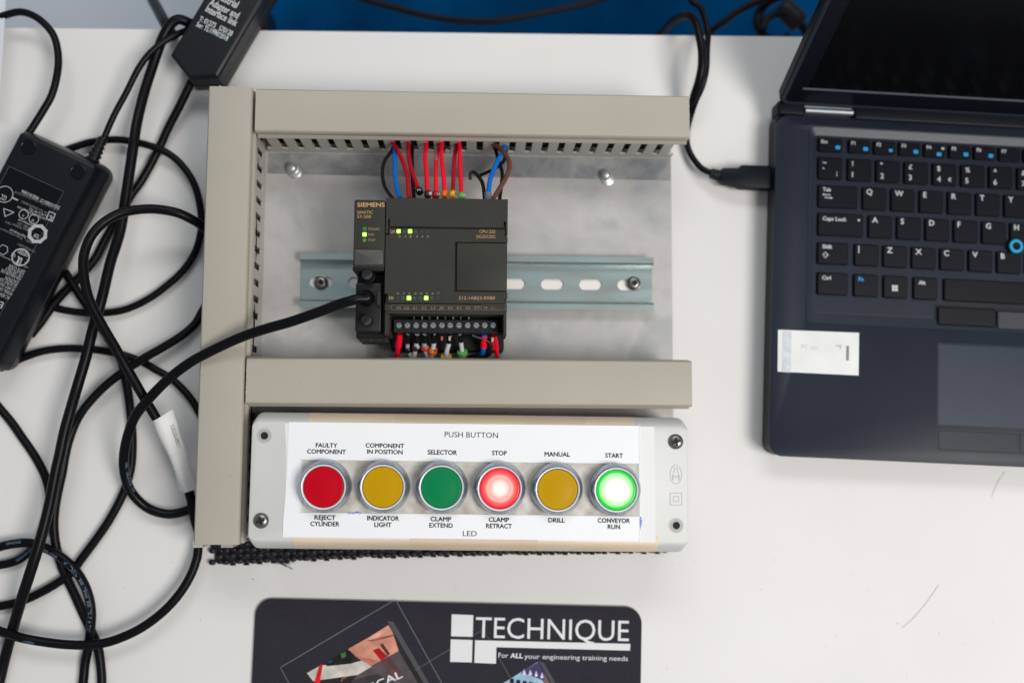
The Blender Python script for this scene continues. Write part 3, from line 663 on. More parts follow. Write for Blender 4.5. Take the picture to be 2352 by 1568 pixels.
def ct(s, f, x0, x1, yb_, cap, off=0.03, dy=None):
    a = f(x0, yb_, ZC); sl_ = math.tan(R(-0.75)); b = f(x1, yb_, ZC); b = Vector((b.x, a.y + (b.x - a.x) * sl_, ZC))
    mid = f((x0 + x1) / 2, yb_, ZC); sh = mid.y - (a.y + b.y) / 2; a.y += sh; b.y += sh
    h = abs(f(x0, yb_ - cap, ZC).y - f(x0, yb_, ZC).y)
    part('lettering', tx(MB(), s, a, b, h, off), M_ink, card, smooth=0)
ct('PUSH BUTTON', lambda x, y, z=0: V(539.06 + x / 4.2667, 918.75 + y / 4.2667, z), 2057, 2580, 365, 52, .002)
ct('FAULTY', ZL, 793, 1006, 462, 41); ct('COMPONENT', ZL, 708, 1090, 524, 41)
ct('COMPONENT', ZL, 1282, 1661, 465, 41); ct('IN POSITION', ZL, 1296, 1646, 526, 41)
ct('SELECTOR', ZL, 1889, 2179, 532, 43)
ct('STOP', ZR, 247, 394, 538, 42); ct('MANUAL', ZR, 762, 1014, 550, 42); ct('START', ZR, 1357, 1532, 562, 42)
ct('REJECT', ZL, 781, 988, 1169, 43); ct('CYLINDER', ZL, 740, 1027, 1232, 43)
ct('INDICATOR', ZL, 1297, 1610, 1177, 43); ct('LIGHT', ZL, 1367, 1538, 1240, 43)
ct('CLAMP', ZL, 1918, 2123, 1184, 42); ct('EXTEND', ZL, 1906, 2138, 1246, 42)
ct('CLAMP', ZR, 214, 417, 1190, 42); ct('RETRACT', ZR, 189, 444, 1252, 42)
ct('DRILL', ZR, 799, 962, 1195, 42); ct('CONVEYOR', ZR, 1283, 1601, 1199, 42); ct('RUN', ZR, 1381, 1503, 1260, 42)
ct('LED', lambda x, y, z=0: V(539.06 + x / 4.2667, 918.75 + y / 4.2667, z), 2235, 2372, 1330, 50, .002)

# ------------------------------------------------------------------ woven anti-slip strip under the box
mat_t = thing('anti_slip_mat', 'frayed black woven anti-slip strip poking out below the push button box', 'mat', (-40, -60, 0))
mx0 = V(482, 1280, 2).x; mx1 = V(1538, 1280, 2).x
def low(x):
    t = (x - mx0) / (mx1 - mx0); yy = [(0, 1298), (.08, 1295), (.2, 1288), (.35, 1281), (.6, 1275), (1, 1268)]
    for (t0, v0), (t1, v1) in zip(yy, yy[1:]):
        if t <= t1: return V(1000, v0 + (v1 - v0) * (t - t0) / (t1 - t0), 2).y
    return V(1000, 1268, 2).y
knots = MB(); PX, PY = 4.3, 3.7; nx = int((mx1 - mx0) / PX)
def blob(mb, c, rx, ry, rz, sq=.6):
    rings = []
    for k in range(6):
        a = -math.pi / 2 + math.pi * k / 5; rr = max(.05, math.cos(a)) ** .6
        rings.append([(c[0] + rx * rr * math.copysign(abs(math.cos(t)) ** sq, math.cos(t)), c[1] + ry * rr * math.copysign(abs(math.sin(t)) ** sq, math.sin(t)), c[2] + rz * math.sin(a)) for t in [math.pi / 6 * i + .01 for i in range(12)]])
    mb.loft(rings)
for i in range(nx):
    x = mx0 + 2.0 + PX * i; yb_ = low(x)
    rows = int((-58 - yb_) / PY) + 2
    for j in range(rows):
        y = yb_ + 1.9 + PY * j; hi = (i + j) % 2 == 0; jx, jy = random.uniform(-.25, .25), random.uniform(-.25, .25)
        if i == 0 and j % 3 == 1: continue
        if hi: blob(knots, (x + jx, y + jy, 2.5), 2.25 + random.uniform(-.15, .2), 1.75, 1.6)
        else: blob(knots, (x + jx, y + jy, 1.1), 2.2, 1.5, .8)
        if not hi and random.random() < .8: blob(knots, (x + jx, y + jy - 1.85, 1.8), 1.9, .55, 1.0)
back = MB(); n_ = 90
for k in range(n_):
    xa_ = mx0 + 3 + (mx1 - mx0 - 5) * k / n_; xb_ = mx0 + 3 + (mx1 - mx0 - 5) * (k + 1) / n_
    back.slab([(xa_, low(xa_) + 1.6), (xb_, low(xb_) + 1.6), (xb_, -52), (xa_, -52)], .1, 1.3)
part('backing', back, M_mesh, mat_t, smooth=0)
part('weave', knots, M_mesh, mat_t, stuff=True, smooth=60)
fr_ = MB(); c = V(640, 1293, 3)
for k in range(14):
    a0 = random.uniform(-.6, .25); L_ = random.uniform(2, 10)
    fr_.tube(spline([(c.x + random.uniform(-4, 2), c.y + random.uniform(-.5, 2), 2.5), (c.x + L_ * .5, c.y + L_ * .5 * a0 + .6, 1.8), (c.x + L_, c.y + L_ * a0, .6)]), .13, 4)
part('frayed_thread', fr_, M_mesh, mat_t, stuff=True)

# ------------------------------------------------------------------ wires
def wire(label, m, pts, dia, tag_m=None, digit=None, tag_len=3.2, tag_r=2.2, group='coloured wires at the top of the controller', extra=(), dm=None, tagpos=-1, ferrule=None, pre=None):
    P = list(pts)
    if pre is not None: P = list(pre) + P
    sp = spline(P, 1.5); c = P[len(P) // 2]
    t = thing('wire', label, 'wire', (sp[0].x, sp[0].y, 12), 0, group)
    part('insulation', MB().tube(sp, dia / 2, 12), m, t, smooth=60)
    if tag_m is not None:
        e = Vector(P[tagpos]) if not isinstance(tagpos, Vector) else tagpos
        i = min(range(len(sp)), key=lambda k: (sp[k] - e).length); d = (sp[min(i + 1, len(sp) - 1)] - sp[max(0, i - 1)]).normalized()
        bd = part('marker_bead', MB().tube([e - d * tag_len * .6, e - d * tag_len * .45, e + d * tag_len * .45, e + d * tag_len * .6], tag_r, 16, rf=lambda q: .8 if q in (0, 1) else 1.0), tag_m, t, smooth=50)
        if digit:
            part('digit', tx(MB(), digit, e + Vector((.9, .9, tag_r + .03)), e + Vector((.9, -.9, tag_r + .03)) , 1.6, .01) if digit != '0' else wire2([(e.x - .9, e.y - .5), (e.x + .9, e.y - .5), (e.x + .9, e.y + .5), (e.x - .9, e.y + .5)], .3, e.z + tag_r - .05), dm or M_legend, bd, smooth=0)
    for nm, em, pp, er in extra: part(nm, MB().tube(spline(pp, 1.5), er, 12), em, t, smooth=60)
    return t
def wz(f, pts, z0, z1):
    n = len(pts) - 1; return [f(p[0], p[1], z0 + (z1 - z0) * i / n) for i, p in enumerate(pts)]
def inn(p, dx=0): return [Vector((p.x + dx, p.y + 9, p.z - 3)), Vector((p.x, p.y + 4, p.z - 1))]
def topwire(label, m, pts, dia=2.6, f=ZW, z0=31, z1=60, **k):
    w = wz(f, pts, z0 + 5, z1); return wire(label, m, w, dia, pre=inn(w[0]), **k)
topwire('black wire bowed left at the top left of the controller', W_black, [(1500, 640), (1490, 690), (1420, 790), (1395, 900), (1410, 1020), (1450, 1100), (1500, 1165)], 2.3)
topwire('blue wire leaving the duct beside the bowed black wire', W_blue, [(1500, 610), (1515, 740), (1518, 900), (1532, 1040), (1568, 1160)], 2.8)
topwire('dark red wire crossing from the blue wire to the controller, unnumbered', W_dred, [(1495, 610), (1560, 720), (1610, 840), (1642, 960), (1657, 1160)], 2.7, z0=34)
topwire('dark red wire with black marker bead at the controller top', W_dred, [(1650, 600), (1650, 720), (1672, 850), (1705, 950), (1757, 1090)], 2.7, z0=34, z1=63, tag_m=B_bk, digit='0')
topwire('black wire behind the crossed dark red wires', W_black, [(1690, 600), (1685, 780), (1690, 950), (1705, 1165)], 2.6, z0=29, z1=52)
topwire('red wire with dark brown marker bead at the controller top', W_red, [(1830, 600), (1815, 740), (1825, 900), (1840, 1120)], 2.8, z1=62, tag_m=B_br, digit='1')
topwire('red wire printed with white lettering, dark red bead', W_red, [(1952, 600), (1925, 760), (1920, 900), (1918, 1125)], 2.6, z0=29, z1=62, tag_m=B_rd, digit='2')
w4_ = wz(ZW, [(1952, 600), (1925, 760), (1920, 900), (1918, 1125)], 34, 62); i4 = [o for o in COL.objects if o.name.startswith('insulation')][-1]
CAP = max(v.y for v in glyphs('H')[0]); WPRINT = (i4, w4_)
topwire('bright red wire with orange marker bead', W_red, [(1975, 600), (1975, 750), (1990, 900), (2008, 1120)], 2.8, z0=34, z1=62, tag_m=B_or, digit='3', dm=M_black)
topwire('dark red wire with yellow marker bead', W_dred, [(2125, 600), (2100, 780), (2090, 1000), (2085, 1120)], 2.5, z0=29, z1=62, tag_m=B_ye, digit='4', dm=M_black)
topwire('bright red wire with pale green marker bead', W_red, [(2150, 600), (2155, 800), (2165, 1000), (2172, 1140)], 2.7, z0=34, z1=62, tag_m=B_gr, digit='5')
topwire('short black wire at the upper duct beside the red wires', W_black, [(2000, 610), (2002, 650), (1990, 700)], 2.4, z0=28, z1=24)
topwire('brown wire curving right into the controller top', W_brown, [(340, 550), (420, 612), (480, 690), (495, 770), (460, 870), (400, 970), (345, 1060)], 3.0, f=ZX, z0=32, z1=60)
w = wz(ZX, [(475, 545), (430, 640), (370, 760), (325, 880), (305, 1035)], 33, 62)
wire('blue wire curving into a grey ferrule on the right of the controller top', W_blue, w, 3.0, pre=inn(w[0]), extra=[('ferrule', plastic('grey_ferrule', (0.13, 0.16, 0.2)), [w[-1] + Vector((0, 3, 0)), w[-1] - Vector((0, 3, 0))], 2.3)])
wire('black wire hooked beside the blue wire, its end curled to the left', W_black, wz(ZX, [(150, 870), (150, 830), (175, 812), (220, 850), (260, 920), (275, 1040)], 22, 60), 2.4)
topwire('thin black wire running left from the brown wire', W_black, [(470, 570), (455, 690), (420, 745), (330, 800), (235, 842)], 2.4, f=ZX, z0=28, z1=20)
topwire('black wire hanging straight behind the brown wire', W_black, [(370, 600), (395, 700), (430, 810), (425, 920), (408, 1050)], 2.4, f=ZX, z0=28, z1=50)
# lower side
def lowwire(label, m, pts, dia, z0=48, z1=36, **k):
    w = wz(ZB, pts, z0, z1); e = w[-1]
    w0 = list(w); w += [Vector((e.x, e.y - 6, e.z - 3)), Vector((e.x, e.y - 12, e.z - 4))]
    if 'grey wire' in label: k['extra'] = [('black_sleeve', W_black, [w0[0], w0[0] * .4 + w0[1] * .6, w0[1] if 'tag' not in label else w0[1] * .8 + w0[0] * .2], dia / 2 + .25)]
    return wire(label, m, w, dia, group='wires at the bottom of the controller', **k)
for lab, m, pts, dia, kw in (
    ('red wire with thick red ferrule, leftmost below the terminals', W_red, [(735, 850), (722, 980), (708, 1060), (700, 1150)], 3.3, dict(extra=[('ferrule', W_red, [ZB(733, 880, 47), ZB(718, 1005, 43)], 2.1)])),
    ('grey wire with black marker bead below the terminals', W_grey, [(845, 850), (835, 960), (838, 1040), (875, 1155)], 2.6, dict(tag_m=B_bk, digit='0', tagpos=2)),
    ('grey wire with brown marker bead below the terminals', W_greyl, [(955, 850), (945, 950), (936, 1015), (915, 1155)], 3.0, dict(tag_m=B_br, digit='1', tagpos=2, tag_r=2.5)),
    ('grey wire with light red marker bead below the terminals', W_grey, [(1055, 850), (1045, 950), (1048, 1018), (1082, 1155)], 3.0, dict(tag_m=B_lr, digit='2', tagpos=2, tag_r=2.5)),
    ('grey wire with orange marker bead below the terminals', W_greyl, [(1160, 850), (1165, 950), (1150, 1060), (1132, 1155)], 3.0, dict(tag_m=B_or, digit='3', tagpos=2, tag_r=2.8, dm=M_black)),
    ('pale grey wire with yellow marker tag at the lower duct', W_greyl, [(1368, 870), (1350, 980), (1328, 1060), (1322, 1138), (1320, 1160)], 3.0, dict(tag_m=plastic('bright_yellow_marker', (0.75, 0.5, 0.01)), tagpos=3, tag_r=3.4, tag_len=1.6)),
    ('pale grey wire with light green marker tag', W_greyl, [(1505, 860), (1508, 960), (1525, 1085), (1532, 1160)], 2.8, dict(tag_m=B_gr, tagpos=2, tag_r=3.3, tag_len=2.8)),
    ('blue wire in a red ferrule below the right terminals', W_blue, [(1800, 850), (1798, 980), (1785, 1060), (1768, 1155)], 3.3, dict(extra=[('ferrule', W_red, [ZB(1800, 870, 47), ZB(1793, 1015, 43)], 2.1)])),
    ('red wire rightmost below the terminals', W_red, [(1930, 870), (1950, 960), (1958, 1060), (1962, 1155)], 2.8, dict(extra=[('ferrule', plastic('dark_red_ferrule', (0.4, 0.01, 0.015)), [ZB(1900, 900, 46), ZB(1915, 1040, 42)], 1.5)])),
    ('black wire between the green tagged and blue wires below the terminals', W_black, [(1640, 860), (1860, 950), (1865, 1060), (1830, 1120), (1620, 1142)], 3.2, dict())):
    lowwire(lab, m, pts, dia, **kw)
for zx, zy, cc in ((1265, 873, (0.5, .12, .06)), (1363, 875, (.6, .45, .35)), (1903, 890, (.6, .5, .4))):
    p = ZB(zx, zy, 50); part('copper_end', MB().tube([p, p - Vector((0, 2.4, 1))], .8, 10), plastic('copper_%d' % zx, cc), plc)

# ------------------------------------------------------------------ cables
def cable(label, pts, dia, m=M_cord, group='black cables on the desk', z=None, name='cable', cat='cable', step=2.5):
    sp = spline(path(pts, z), step)
    o = solo(name, MB().tube(sp, dia / 2, 16), m, label, cat, group, smooth=60); return o, sp
def print_on(o, sp, s, start, h, r, side=0.0, flip=False, spacing=.75, m=None):
    """small print running along a cable"""
    global CAP
    if CAP is None: CAP = max(v.y for v in glyphs('H')[0])
    acc = [0.0]
    for a, b in zip(sp, sp[1:]): acc.append(acc[-1] + (b - a).length)
    mb = MB(); d = start
    for ch in s:
        if ch != ' ' and d < acc[-1]:
            i = next(k for k in range(len(acc)) if acc[k] >= d); i = max(1, min(i, len(sp) - 1))
            t = (sp[i] - sp[i - 1]).normalized(); p = sp[i - 1] + t * (d - acc[i - 1])
            if flip: t = -t
            sd = Vector((-t.y, t.x, 0)).normalized(); nrm = (Vector((0, 0, 1)) * math.cos(side) + sd * math.sin(side))
            u = nrm.cross(t).normalized(); vs, fs = glyphs(ch); k = h / CAP; q = p + nrm * (r + .04)
            w = max(v.x for v in vs) * k
            off_ = [q + t * (v.x * k - w / 2) + u * (v.y * k - h / 2) for v in vs]
            # wrap on the round jacket
            out = []
            for w_ in off_:
                rel = w_ - p; along = t * rel.dot(t); rad = rel - along; out.append(tuple(p + along + rad.normalized() * (r + .04)))
            mb.add(out, fs)
        d += h * spacing * (1 if ch != ' ' else .8)
    if mb.v: part('printed_text', mb, m or M_cordprint, o, smooth=0)
print_on(WPRINT[0], spline(WPRINT[1], 1.0), 'H05V-K 0.5 A-107', 5, 1.3, 1.35, 0.0, m=M_legend)
# adapter brick (left) with its two cords
ang = R(-24.4)
AC = Vector((-241.7, 166.8, 0)); ux = Vector((math.cos(ang), math.sin(ang), 0)); uy = Vector((-math.sin(ang), math.cos(ang), 0))
AF = Matrix.Translation(AC - ux * 55) @ Matrix.Rotation(ang, 4, 'Z')      # local: x 0..55 across, y -141..0 along
brick = thing('power_adapter', 'black laptop power brick lying at the left, its rating label upside down', 'power adapter', tuple(AF @ Vector((27, -66, 0))), ang)
prof = rrect(0, -141, 55, 0, 3.5, 5)
def ins(d): return inset(prof, d)
rings = [[(x, y, z) for x, y in ins(d)] for d, z in ((1.5, 0.3), (-.8, 3), (-2.6, 9), (-2.8, 14.6), (-2.3, 14.8), (-2.3, 15.3), (-2.8, 15.5), (-1.4, 23), (-.2, 26.8), (.5, 28.4), (1.6, 29.7), (3.0, 30.1))]
part('shell', MB().loft(rings), M_adapt, brick, fr=AF, smooth=28)
for fx, fy in ((10.2, -8.5), (45.5, -9.5)):
    f_ = part('rubber_foot', MB().lathe(fx, fy, [(5.0, 30.1), (5.0, 30.35), (4.6, 30.5), (4.3, 30.3), (4.2, 30.45), (.1, 30.5)], 32), M_adaptlab, brick, fr=AF, smooth=40)
lab = part('rating_label', MB().slab([(4.5, -112), (7.5, -115.5), (40, -115.5), (43.6, -112), (43.6, -24), (4.5, -24)], 30.1, 30.25), M_adaptlab, brick, fr=AF, smooth=0)
ib = AF.inverted()
def ap(zx, zy): q = ib @ ZT(zx, zy, 30.3); return q
ol = wire2([(4.9, -112), (7.9, -115.1), (39.6, -115.1), (43.2, -111.6), (43.2, -24.4), (4.9, -24.4)], .22, 30.2, .08)
part('label_border', ol, mat('dim_print', (0.10, 0.10, 0.11), .5), lab, fr=AF, smooth=0)
def atx(s, zx0, zy0, zx1, zy1, h, m=M_silver, off=0.0):
    """upside-down print: from its first letter (right) to its last (left)"""
    a = ap(zx0, zy0); b = ap(zx1, zy1)
    part('lettering', tx(MB(), s, a, b, h, off), m, lab, fr=AF, smooth=0)
M_dimt = mat('dim_label_print', (0.2, 0.2, 0.21), .5)
atx('2312110105A C3', 592, 352, 405, 275, 2.0, off=.01); atx('MADE IN CHINA', 385, 262, 218, 185, 2.0, off=.01)
atx('5 0 3 8 0 0', 575, 372, 425, 312, 1.5, M_dimt); atx('Stock Power Electronics Co Ltd', 420, 308, 150, 200, 1.5, M_dimt)
atx('Local Rep  HANLUN Corporation', 455, 470, 175, 345, 1.6); atx('Tel +82-31-491-3822', 470, 440, 290, 365, 1.5)
atx('R-R-TG1-SM-EPA18MC1', 480, 415, 215, 290, 1.5, M_dimt); atx('www.targus.com', 328, 535, 185, 470, 1.5)
atx('Targus Europe Ltd', 262, 645, 105, 570, 1.6); atx('Feltham, Middlesex, TW14', 300, 585, 60, 490, 1.5, M_dimt); atx('020 8831 2222', 315, 560, 175, 500, 1.5, M_dimt)
atx('This device complies with part 15', 225, 660, 10, 560, 1.3, M_dimt)
atx('LISTED', 286, 808, 190, 762, 2.8, off=.012); atx('LTS POWER SUPPLY', 350, 788, 175, 705, 1.3, M_dimt); atx('E306833', 325, 700, 260, 672, 1.3, M_dimt)
atx('C', 282, 880, 262, 868, 2.2, off=.01); atx('US', 155, 822, 120, 805, 2.2, off=.01)
atx('DATE CODE', 246, 980, 95, 915, 2.2); atx('LTE. USE ONLY', 230, 1016, 62, 942, 2.0); atx('FOR INDOOR USE', 210, 1048, 20, 962, 2.0); atx('CAUTION', 188, 1086, 62, 1030, 2.3)
atx('DC OUTPUT 19.5V', 167, 1122, 5, 1045, 2.0); atx('AC INPUT 100-240V', 146, 1158, -20, 1080, 2.0); atx('MODEL: DA65', 124, 1196, -20, 1128, 2.0); atx('AC ADAPTER', 102, 1236, -60, 1165, 2.2)
atx('ELI', 40, 1292, -40, 1262, 4.0, off=.01)
marks = MB()
def ringmark(zx, zy, r1, n=24, w=.45, flat=False):
    c = ap(zx, zy); k = wire2(circ(c.x, c.y, r1, n), w, 30.25, .07); marks.add(k.v, k.f)
ringmark(202, 848, 5.3, w=.7); ringmark(332, 474, 3.0, w=.4); ringmark(232, 428, 2.9, w=.4); ringmark(45, 232, 5.2, w=.4); ringmark(30, 775, 3.2, 6, .35)
c = ap(368, 618); k = wire2(circ(c.x, c.y, 5.3, 8), 2.0, 30.25, .07); marks.add(k.v, k.f)
for tri in ([(35, 370), (135, 408), (50, 450)],):
    q = [(ap(*t).x, ap(*t).y) for t in tri]; k = wire2(q, .45, 30.25, .07); marks.add(k.v, k.f)
q = [(ap(*t).x, ap(*t).y) for t in ((115, 255), (180, 285), (175, 297), (110, 268))]; marks.slab(q[::-1], 30.25, 30.33)
q = [(ap(*t).x, ap(*t).y) for t in ((485, 400), (543, 425), (512, 498), (455, 470))]; k = wire2(q, .5, 30.25, .07); marks.add(k.v, k.f)
c0, c1 = ap(0, 828), ap(275, 950); marks.slab([(c1.x, c1.y - .12), (c1.x, c1.y + .12), (c0.x, c0.y + .12), (c0.x, c0.y - .12)][::1], 30.25, 30.33)
part('certification_marks', marks, M_silver, lab, fr=AF, smooth=0)
atx('UL', 226, 862, 178, 838, 5.0, off=.02); atx('TUV', 392, 632, 340, 610, 2.6, off=.01); atx('VI', 342, 480, 320, 470, 2.2); atx('10', 240, 432, 224, 426, 1.6); atx('CCC', 72, 255, 20, 230, 3.2, off=.01); atx('KC', 520, 448, 488, 436, 3.4, off=.01)
def cordpart(root, name, pts, dia, z=None, m=M_cord):
    sp = spline(path(pts, z), 2.5); return part(name, MB().tube(sp, dia / 2, 14), m, root, smooth=60), sp
cordpart(brick, 'cord', [(-330, 330, 3), (-230, 220, 3), (-130, 120, 4), (-60, 70, 8), (-20, 48, 12), (7, 37, 15), (47, 28, 17), (83, 40, 18), (113, 67, 18), (128, 95, 18), (134, 133, 18), (131, 173, 18), (119, 218, 17), (100, 253, 16), (68, 303, 15), (50, 325, 15)], 4.8)
cordpart(brick, 'cord', [(226, 352, 15), (237, 322, 15), (262, 265, 16), (290, 213, 18), (318, 158, 20), (345, 122, 20), (375, 97, 19), (405, 80, 17), (432, 68, 12), (480, 40, 6), (520, 0, 5)], 4.2)
s0, s1 = V(214, 366, 15), V(238, 316, 15); d = (s1 - s0).normalized(); L_ = (s1 - s0).length
rl = MB()
rl.tube([s0 - d * 4 + d * L_ * k / 48 for k in range(60)], 4.6, 16, rf=lambda q: (1.05 - .42 * q) * (.92 + .10 * math.copysign(1, math.sin(q * 40))))
part('strain_relief', rl, M_adapt, brick, smooth=30)
# interface box (top left)
A = V(390, 125, 26); B = V(433, 182, 26); C = V(500, 177, 26); dv = Vector((.468, .884, 0))
ib_poly = [(A.x, A.y), (B.x, B.y), (C.x, C.y), ((C + dv * 84).x, (C + dv * 84).y), ((A + dv * 66).x, (A + dv * 66).y)]
ifb = thing('interface_box', 'black serial interface box with white print at the far desk edge', 'adapter box', (A.x + 25, A.y + 20, 0))
part('shell', MB().loft([[(x, y, z) for x, y in inset(ib_poly, d_)] for d_, z in ((2, .3), (.4, 3), (0, 8), (0, 11.8), (.5, 12), (.5, 12.6), (0, 12.8), (0, 23.5), (.7, 25.2), (2.2, 26))]), M_adapt, ifb, smooth=20)
def it(s, x0, y0, x1, y1, h, off=.007): part('lettering', tx(MB(), s, ZI(x0, y0, 26.1), ZI(x1, y1, 26.1), h, off), M_white, ifb, smooth=0)
it('Industrial', 1030, -70, 1490, 170, 5.0); it('Adapter and', 955, 95, 1515, 372, 4.6); it('Interface link', 880, 225, 1480, 525, 4.6)
it('T: 01273_ 570128', 755, 410, 1395, 715, 3.5); it('Ser: TL/1990/2018', 700, 515, 1310, 808, 3.3)
a = ZI(1590, 935, 14); b = ZI(1680, 760, 14); part('side_print', MB().slab([(a.x, a.y), (a.x + 1.6, a.y), (b.x + 1.6, b.y), (b.x, b.y)], 12, 24.2), M_adapt, ifb, smooth=0)
cordpart(ifb, 'cord', [(448, 160, 10), (440, 187, 11), (430, 208, 11), (411, 247, 9), (387, 293, 6), (367, 337, 3.5), (347, 377, 3.2), (322, 420, 3.2), (302, 447, 3), (283, 480, 3), (262, 515, 3), (240, 553, 3), (217, 596, 3), (180, 639, 3), (150, 669, 3), (123, 699, 3), (97, 736, 3), (70, 770, 3)], 5.6)
bt = thing('black_box', 'black blurred block beside the interface box over the blue seat', 'box', tuple(V(600, 60, 0)))
q = [V(575, 70, -40), V(615, 70, -40), V(612, 10, -40), V(590, -40, -40), V(560, -40, -40)]
part('shell', MB().slab([(p.x, p.y) for p in q], -75, -40, 3), M_adapt, bt)
# loose cables, left side
cable('black cable arching from behind the power brick to the left duct', [(120, 362, 3), (147, 347, 3), (187, 333, 4), (213, 326, 5), (267, 321, 7), (317, 328, 8), (367, 343, 9), (402, 364, 8), (430, 395, 7), (449, 430, 6), (459, 470, 5), (463, 505, 4), (460, 540, 4), (447, 582, 4), (420, 622, 4), (383, 656, 4), (340, 687, 4), (287, 711, 4), (233, 719, 4), (180, 717, 3.4), (133, 709, 3), (105, 700, 3)], 4.8)
cb3, sp3 = cable('thickest black cable sweeping from the far desk edge to the bottom left', [(480, 60, 6), (447, 58, 12), (427, 50, 16), (410, 45, 18), (392, 56, 18), (375, 85, 17), (362, 118, 15), (348, 160, 14), (333, 207, 14), (321, 253, 15), (313, 290, 17), (307, 330, 18), (299, 385, 17), (290, 445, 16), (278, 522, 15), (266, 565, 16), (253, 605, 18), (233, 689, 20), (213, 757, 20), (197, 822, 20), (178, 886, 20), (161, 944, 22), (148, 992, 22), (137, 1045, 22), (131, 1070, 22), (122, 1115, 22), (109, 1178, 23), (89, 1252, 24), (68, 1318, 23), (48, 1380, 19), (28, 1448, 10), (10, 1515, 5), (-8, 1590, 4), (-40, 1720, 4), (-120, 1850, 4), (-260, 1930, 4), (-420, 1950, 4)], 6.7)
cable('black cable looping from the power brick under the sleeved cable', [(105, 560, 3), (128, 595, 3), (150, 626, 3), (167, 652, 4), (190, 688, 6), (212, 718, 8), (233, 752, 10), (257, 790, 10), (277, 824, 9), (289, 872, 6), (297, 922, 4), (302, 972, 3), (304, 1020, 3), (301, 1070, 3), (290, 1114, 3), (273, 1154, 3), (247, 1200, 3), (217, 1243, 3), (187, 1283, 3), (165, 1313, 3), (133, 1337, 3), (93, 1360, 3), (50, 1379, 3), (0, 1391, 3), (-50, 1396, 3), (-180, 1380, 3), (-320, 1310, 3), (-430, 1230, 3)], 5.6)
cable('black cable arching from the brick corner across to the lower left duct', [(0, 846, 4), (25, 834, 4), (57, 820, 4), (100, 806, 4), (150, 800, 4), (195, 801, 4), (240, 806, 4), (283, 815, 4), (327, 831, 3), (360, 850, 3), (393, 869, 3), (423, 897, 3), (445, 925, 3), (462, 955, 3), (490, 1000, 3), (515, 1080, 3)], 5.0)
cb9, sp9 = cable('black cable rising from lower left to the middle of the left duct', [(500, 640, 3), (485, 680, 3), (463, 718, 4), (448, 744, 5), (417, 771, 7), (377, 796, 8), (333, 821, 9), (293, 847, 9), (252, 877, 9), (219, 908, 8), (191, 941, 8), (172, 974, 7), (158, 1012, 7), (150, 1045, 7), (142, 1090, 7), (131, 1140, 6), (124, 1195, 5), (128, 1248, 4), (143, 1303, 3), (168, 1357, 3), (190, 1406, 3), (208, 1445, 3), (222, 1478, 3), (230, 1512, 3), (233, 1590, 3), (215, 1720, 3), (150, 1840, 3), (20, 1910, 3), (-150, 1930, 3)], 5.6)
print_on(cb9, sp9, 'LTGVN 3G', 268, 1.7, 2.8)
cb10, sp10 = cable('black cable entering at the left edge and curling back out', [(-330, 700, 3), (-220, 735, 3), (-120, 800, 3), (-40, 890, 3), (0, 938, 3), (27, 970, 3), (50, 1003, 3), (77, 1042, 3), (94, 1072, 3), (107, 1102, 3), (114, 1140, 3), (110, 1185, 3), (97, 1225, 3), (75, 1259, 3), (50, 1281, 3), (27, 1291, 3), (0, 1297, 3), (-40, 1300, 3), (-180, 1270, 3), (-330, 1190, 3)], 5.4)
print_on(cb10, sp10, 'US+US+KEMA', 221, 1.6, 2.7)
cb13, sp13 = cable('printed black mains cable curving down the lower left', [(-400, 1480, 3), (-260, 1440, 3), (-140, 1350, 3), (-50, 1275, 5), (0, 1255, 7), (33, 1248, 8), (67, 1246, 9), (100, 1256, 9), (137, 1276, 10), (170, 1305, 10), (193, 1340, 10), (206, 1377, 9), (210, 1412, 8), (207, 1450, 6), (202, 1488, 4), (195, 1525, 3), (186, 1590, 3), (150, 1700, 3), (60, 1790, 3), (-100, 1830, 3)], 5.8)
print_on(cb13, sp13, 'US+US+US', 132, 1.6, 2.9, .3); print_on(cb13, sp13, 'KEMA-KEUR', 155, 1.8, 2.9, -.3); print_on(cb13, sp13, '<VDE>', 173, 3.0, 2.9, -.2, spacing=.85); print_on(cb13, sp13, '3X0.75mm2 3G0.75-F 4 TVV', 187, 2.0, 2.9, .0)
cb12, sp12 = cable('black cable curving from under the left duct round the bottom left', [(500, 1180, 6), (475, 1220, 7), (457, 1250, 8), (453, 1278, 9), (440, 1316, 10), (417, 1356, 11), (384, 1395, 12), (343, 1429, 12), (300, 1454, 13), (250, 1473, 13), (203, 1480, 14), (150, 1479, 14), (100, 1473, 15), (55, 1465, 16), (25, 1456, 14), (0, 1449, 12), (-45, 1430, 8), (-160, 1370, 4), (-300, 1350, 3), (-440, 1400, 3)], 5.8)
print_on(cb12, sp12, 'HO3VV', 152, 1.8, 2.9, .4)
# cable carrying the white wrap label, elevated
cb6 = thing('sleeved_cable', 'black cable with a crumpled white wrap label beside the left duct', 'cable', tuple(V(360, 962, 0)))
sp6 = spline(path([(500, 560, 6), (485, 540, 12), (463, 518, 22), (433, 500, 28), (400, 487, 32), (350, 480, 34), (300, 484, 36), (267, 494, 38), (236, 513, 40), (214, 536, 42), (200, 562, 43), (191, 600, 44), (195, 648, 44), (207, 692, 44), (232, 742, 44), (266, 800, 42), (300, 860, 38), (333, 917, 34), (360, 962, 28), (385, 1010, 24), (410, 1065, 20), (428, 1110, 16), (440, 1150, 12), (448, 1195, 8), (460, 1230, 5)]), 2.5)
part('cord', MB().tube(sp6, 3.0, 16), M_cord, cb6, smooth=60)
p0, p1 = V(366, 962, 29), V(436, 1128, 17)
sd = Vector((p1.y - p0.y, -(p1.x - p0.x), 0)).normalized() * -1
ax = (p1 - p0)
if sd.x < 0: sd = -sd
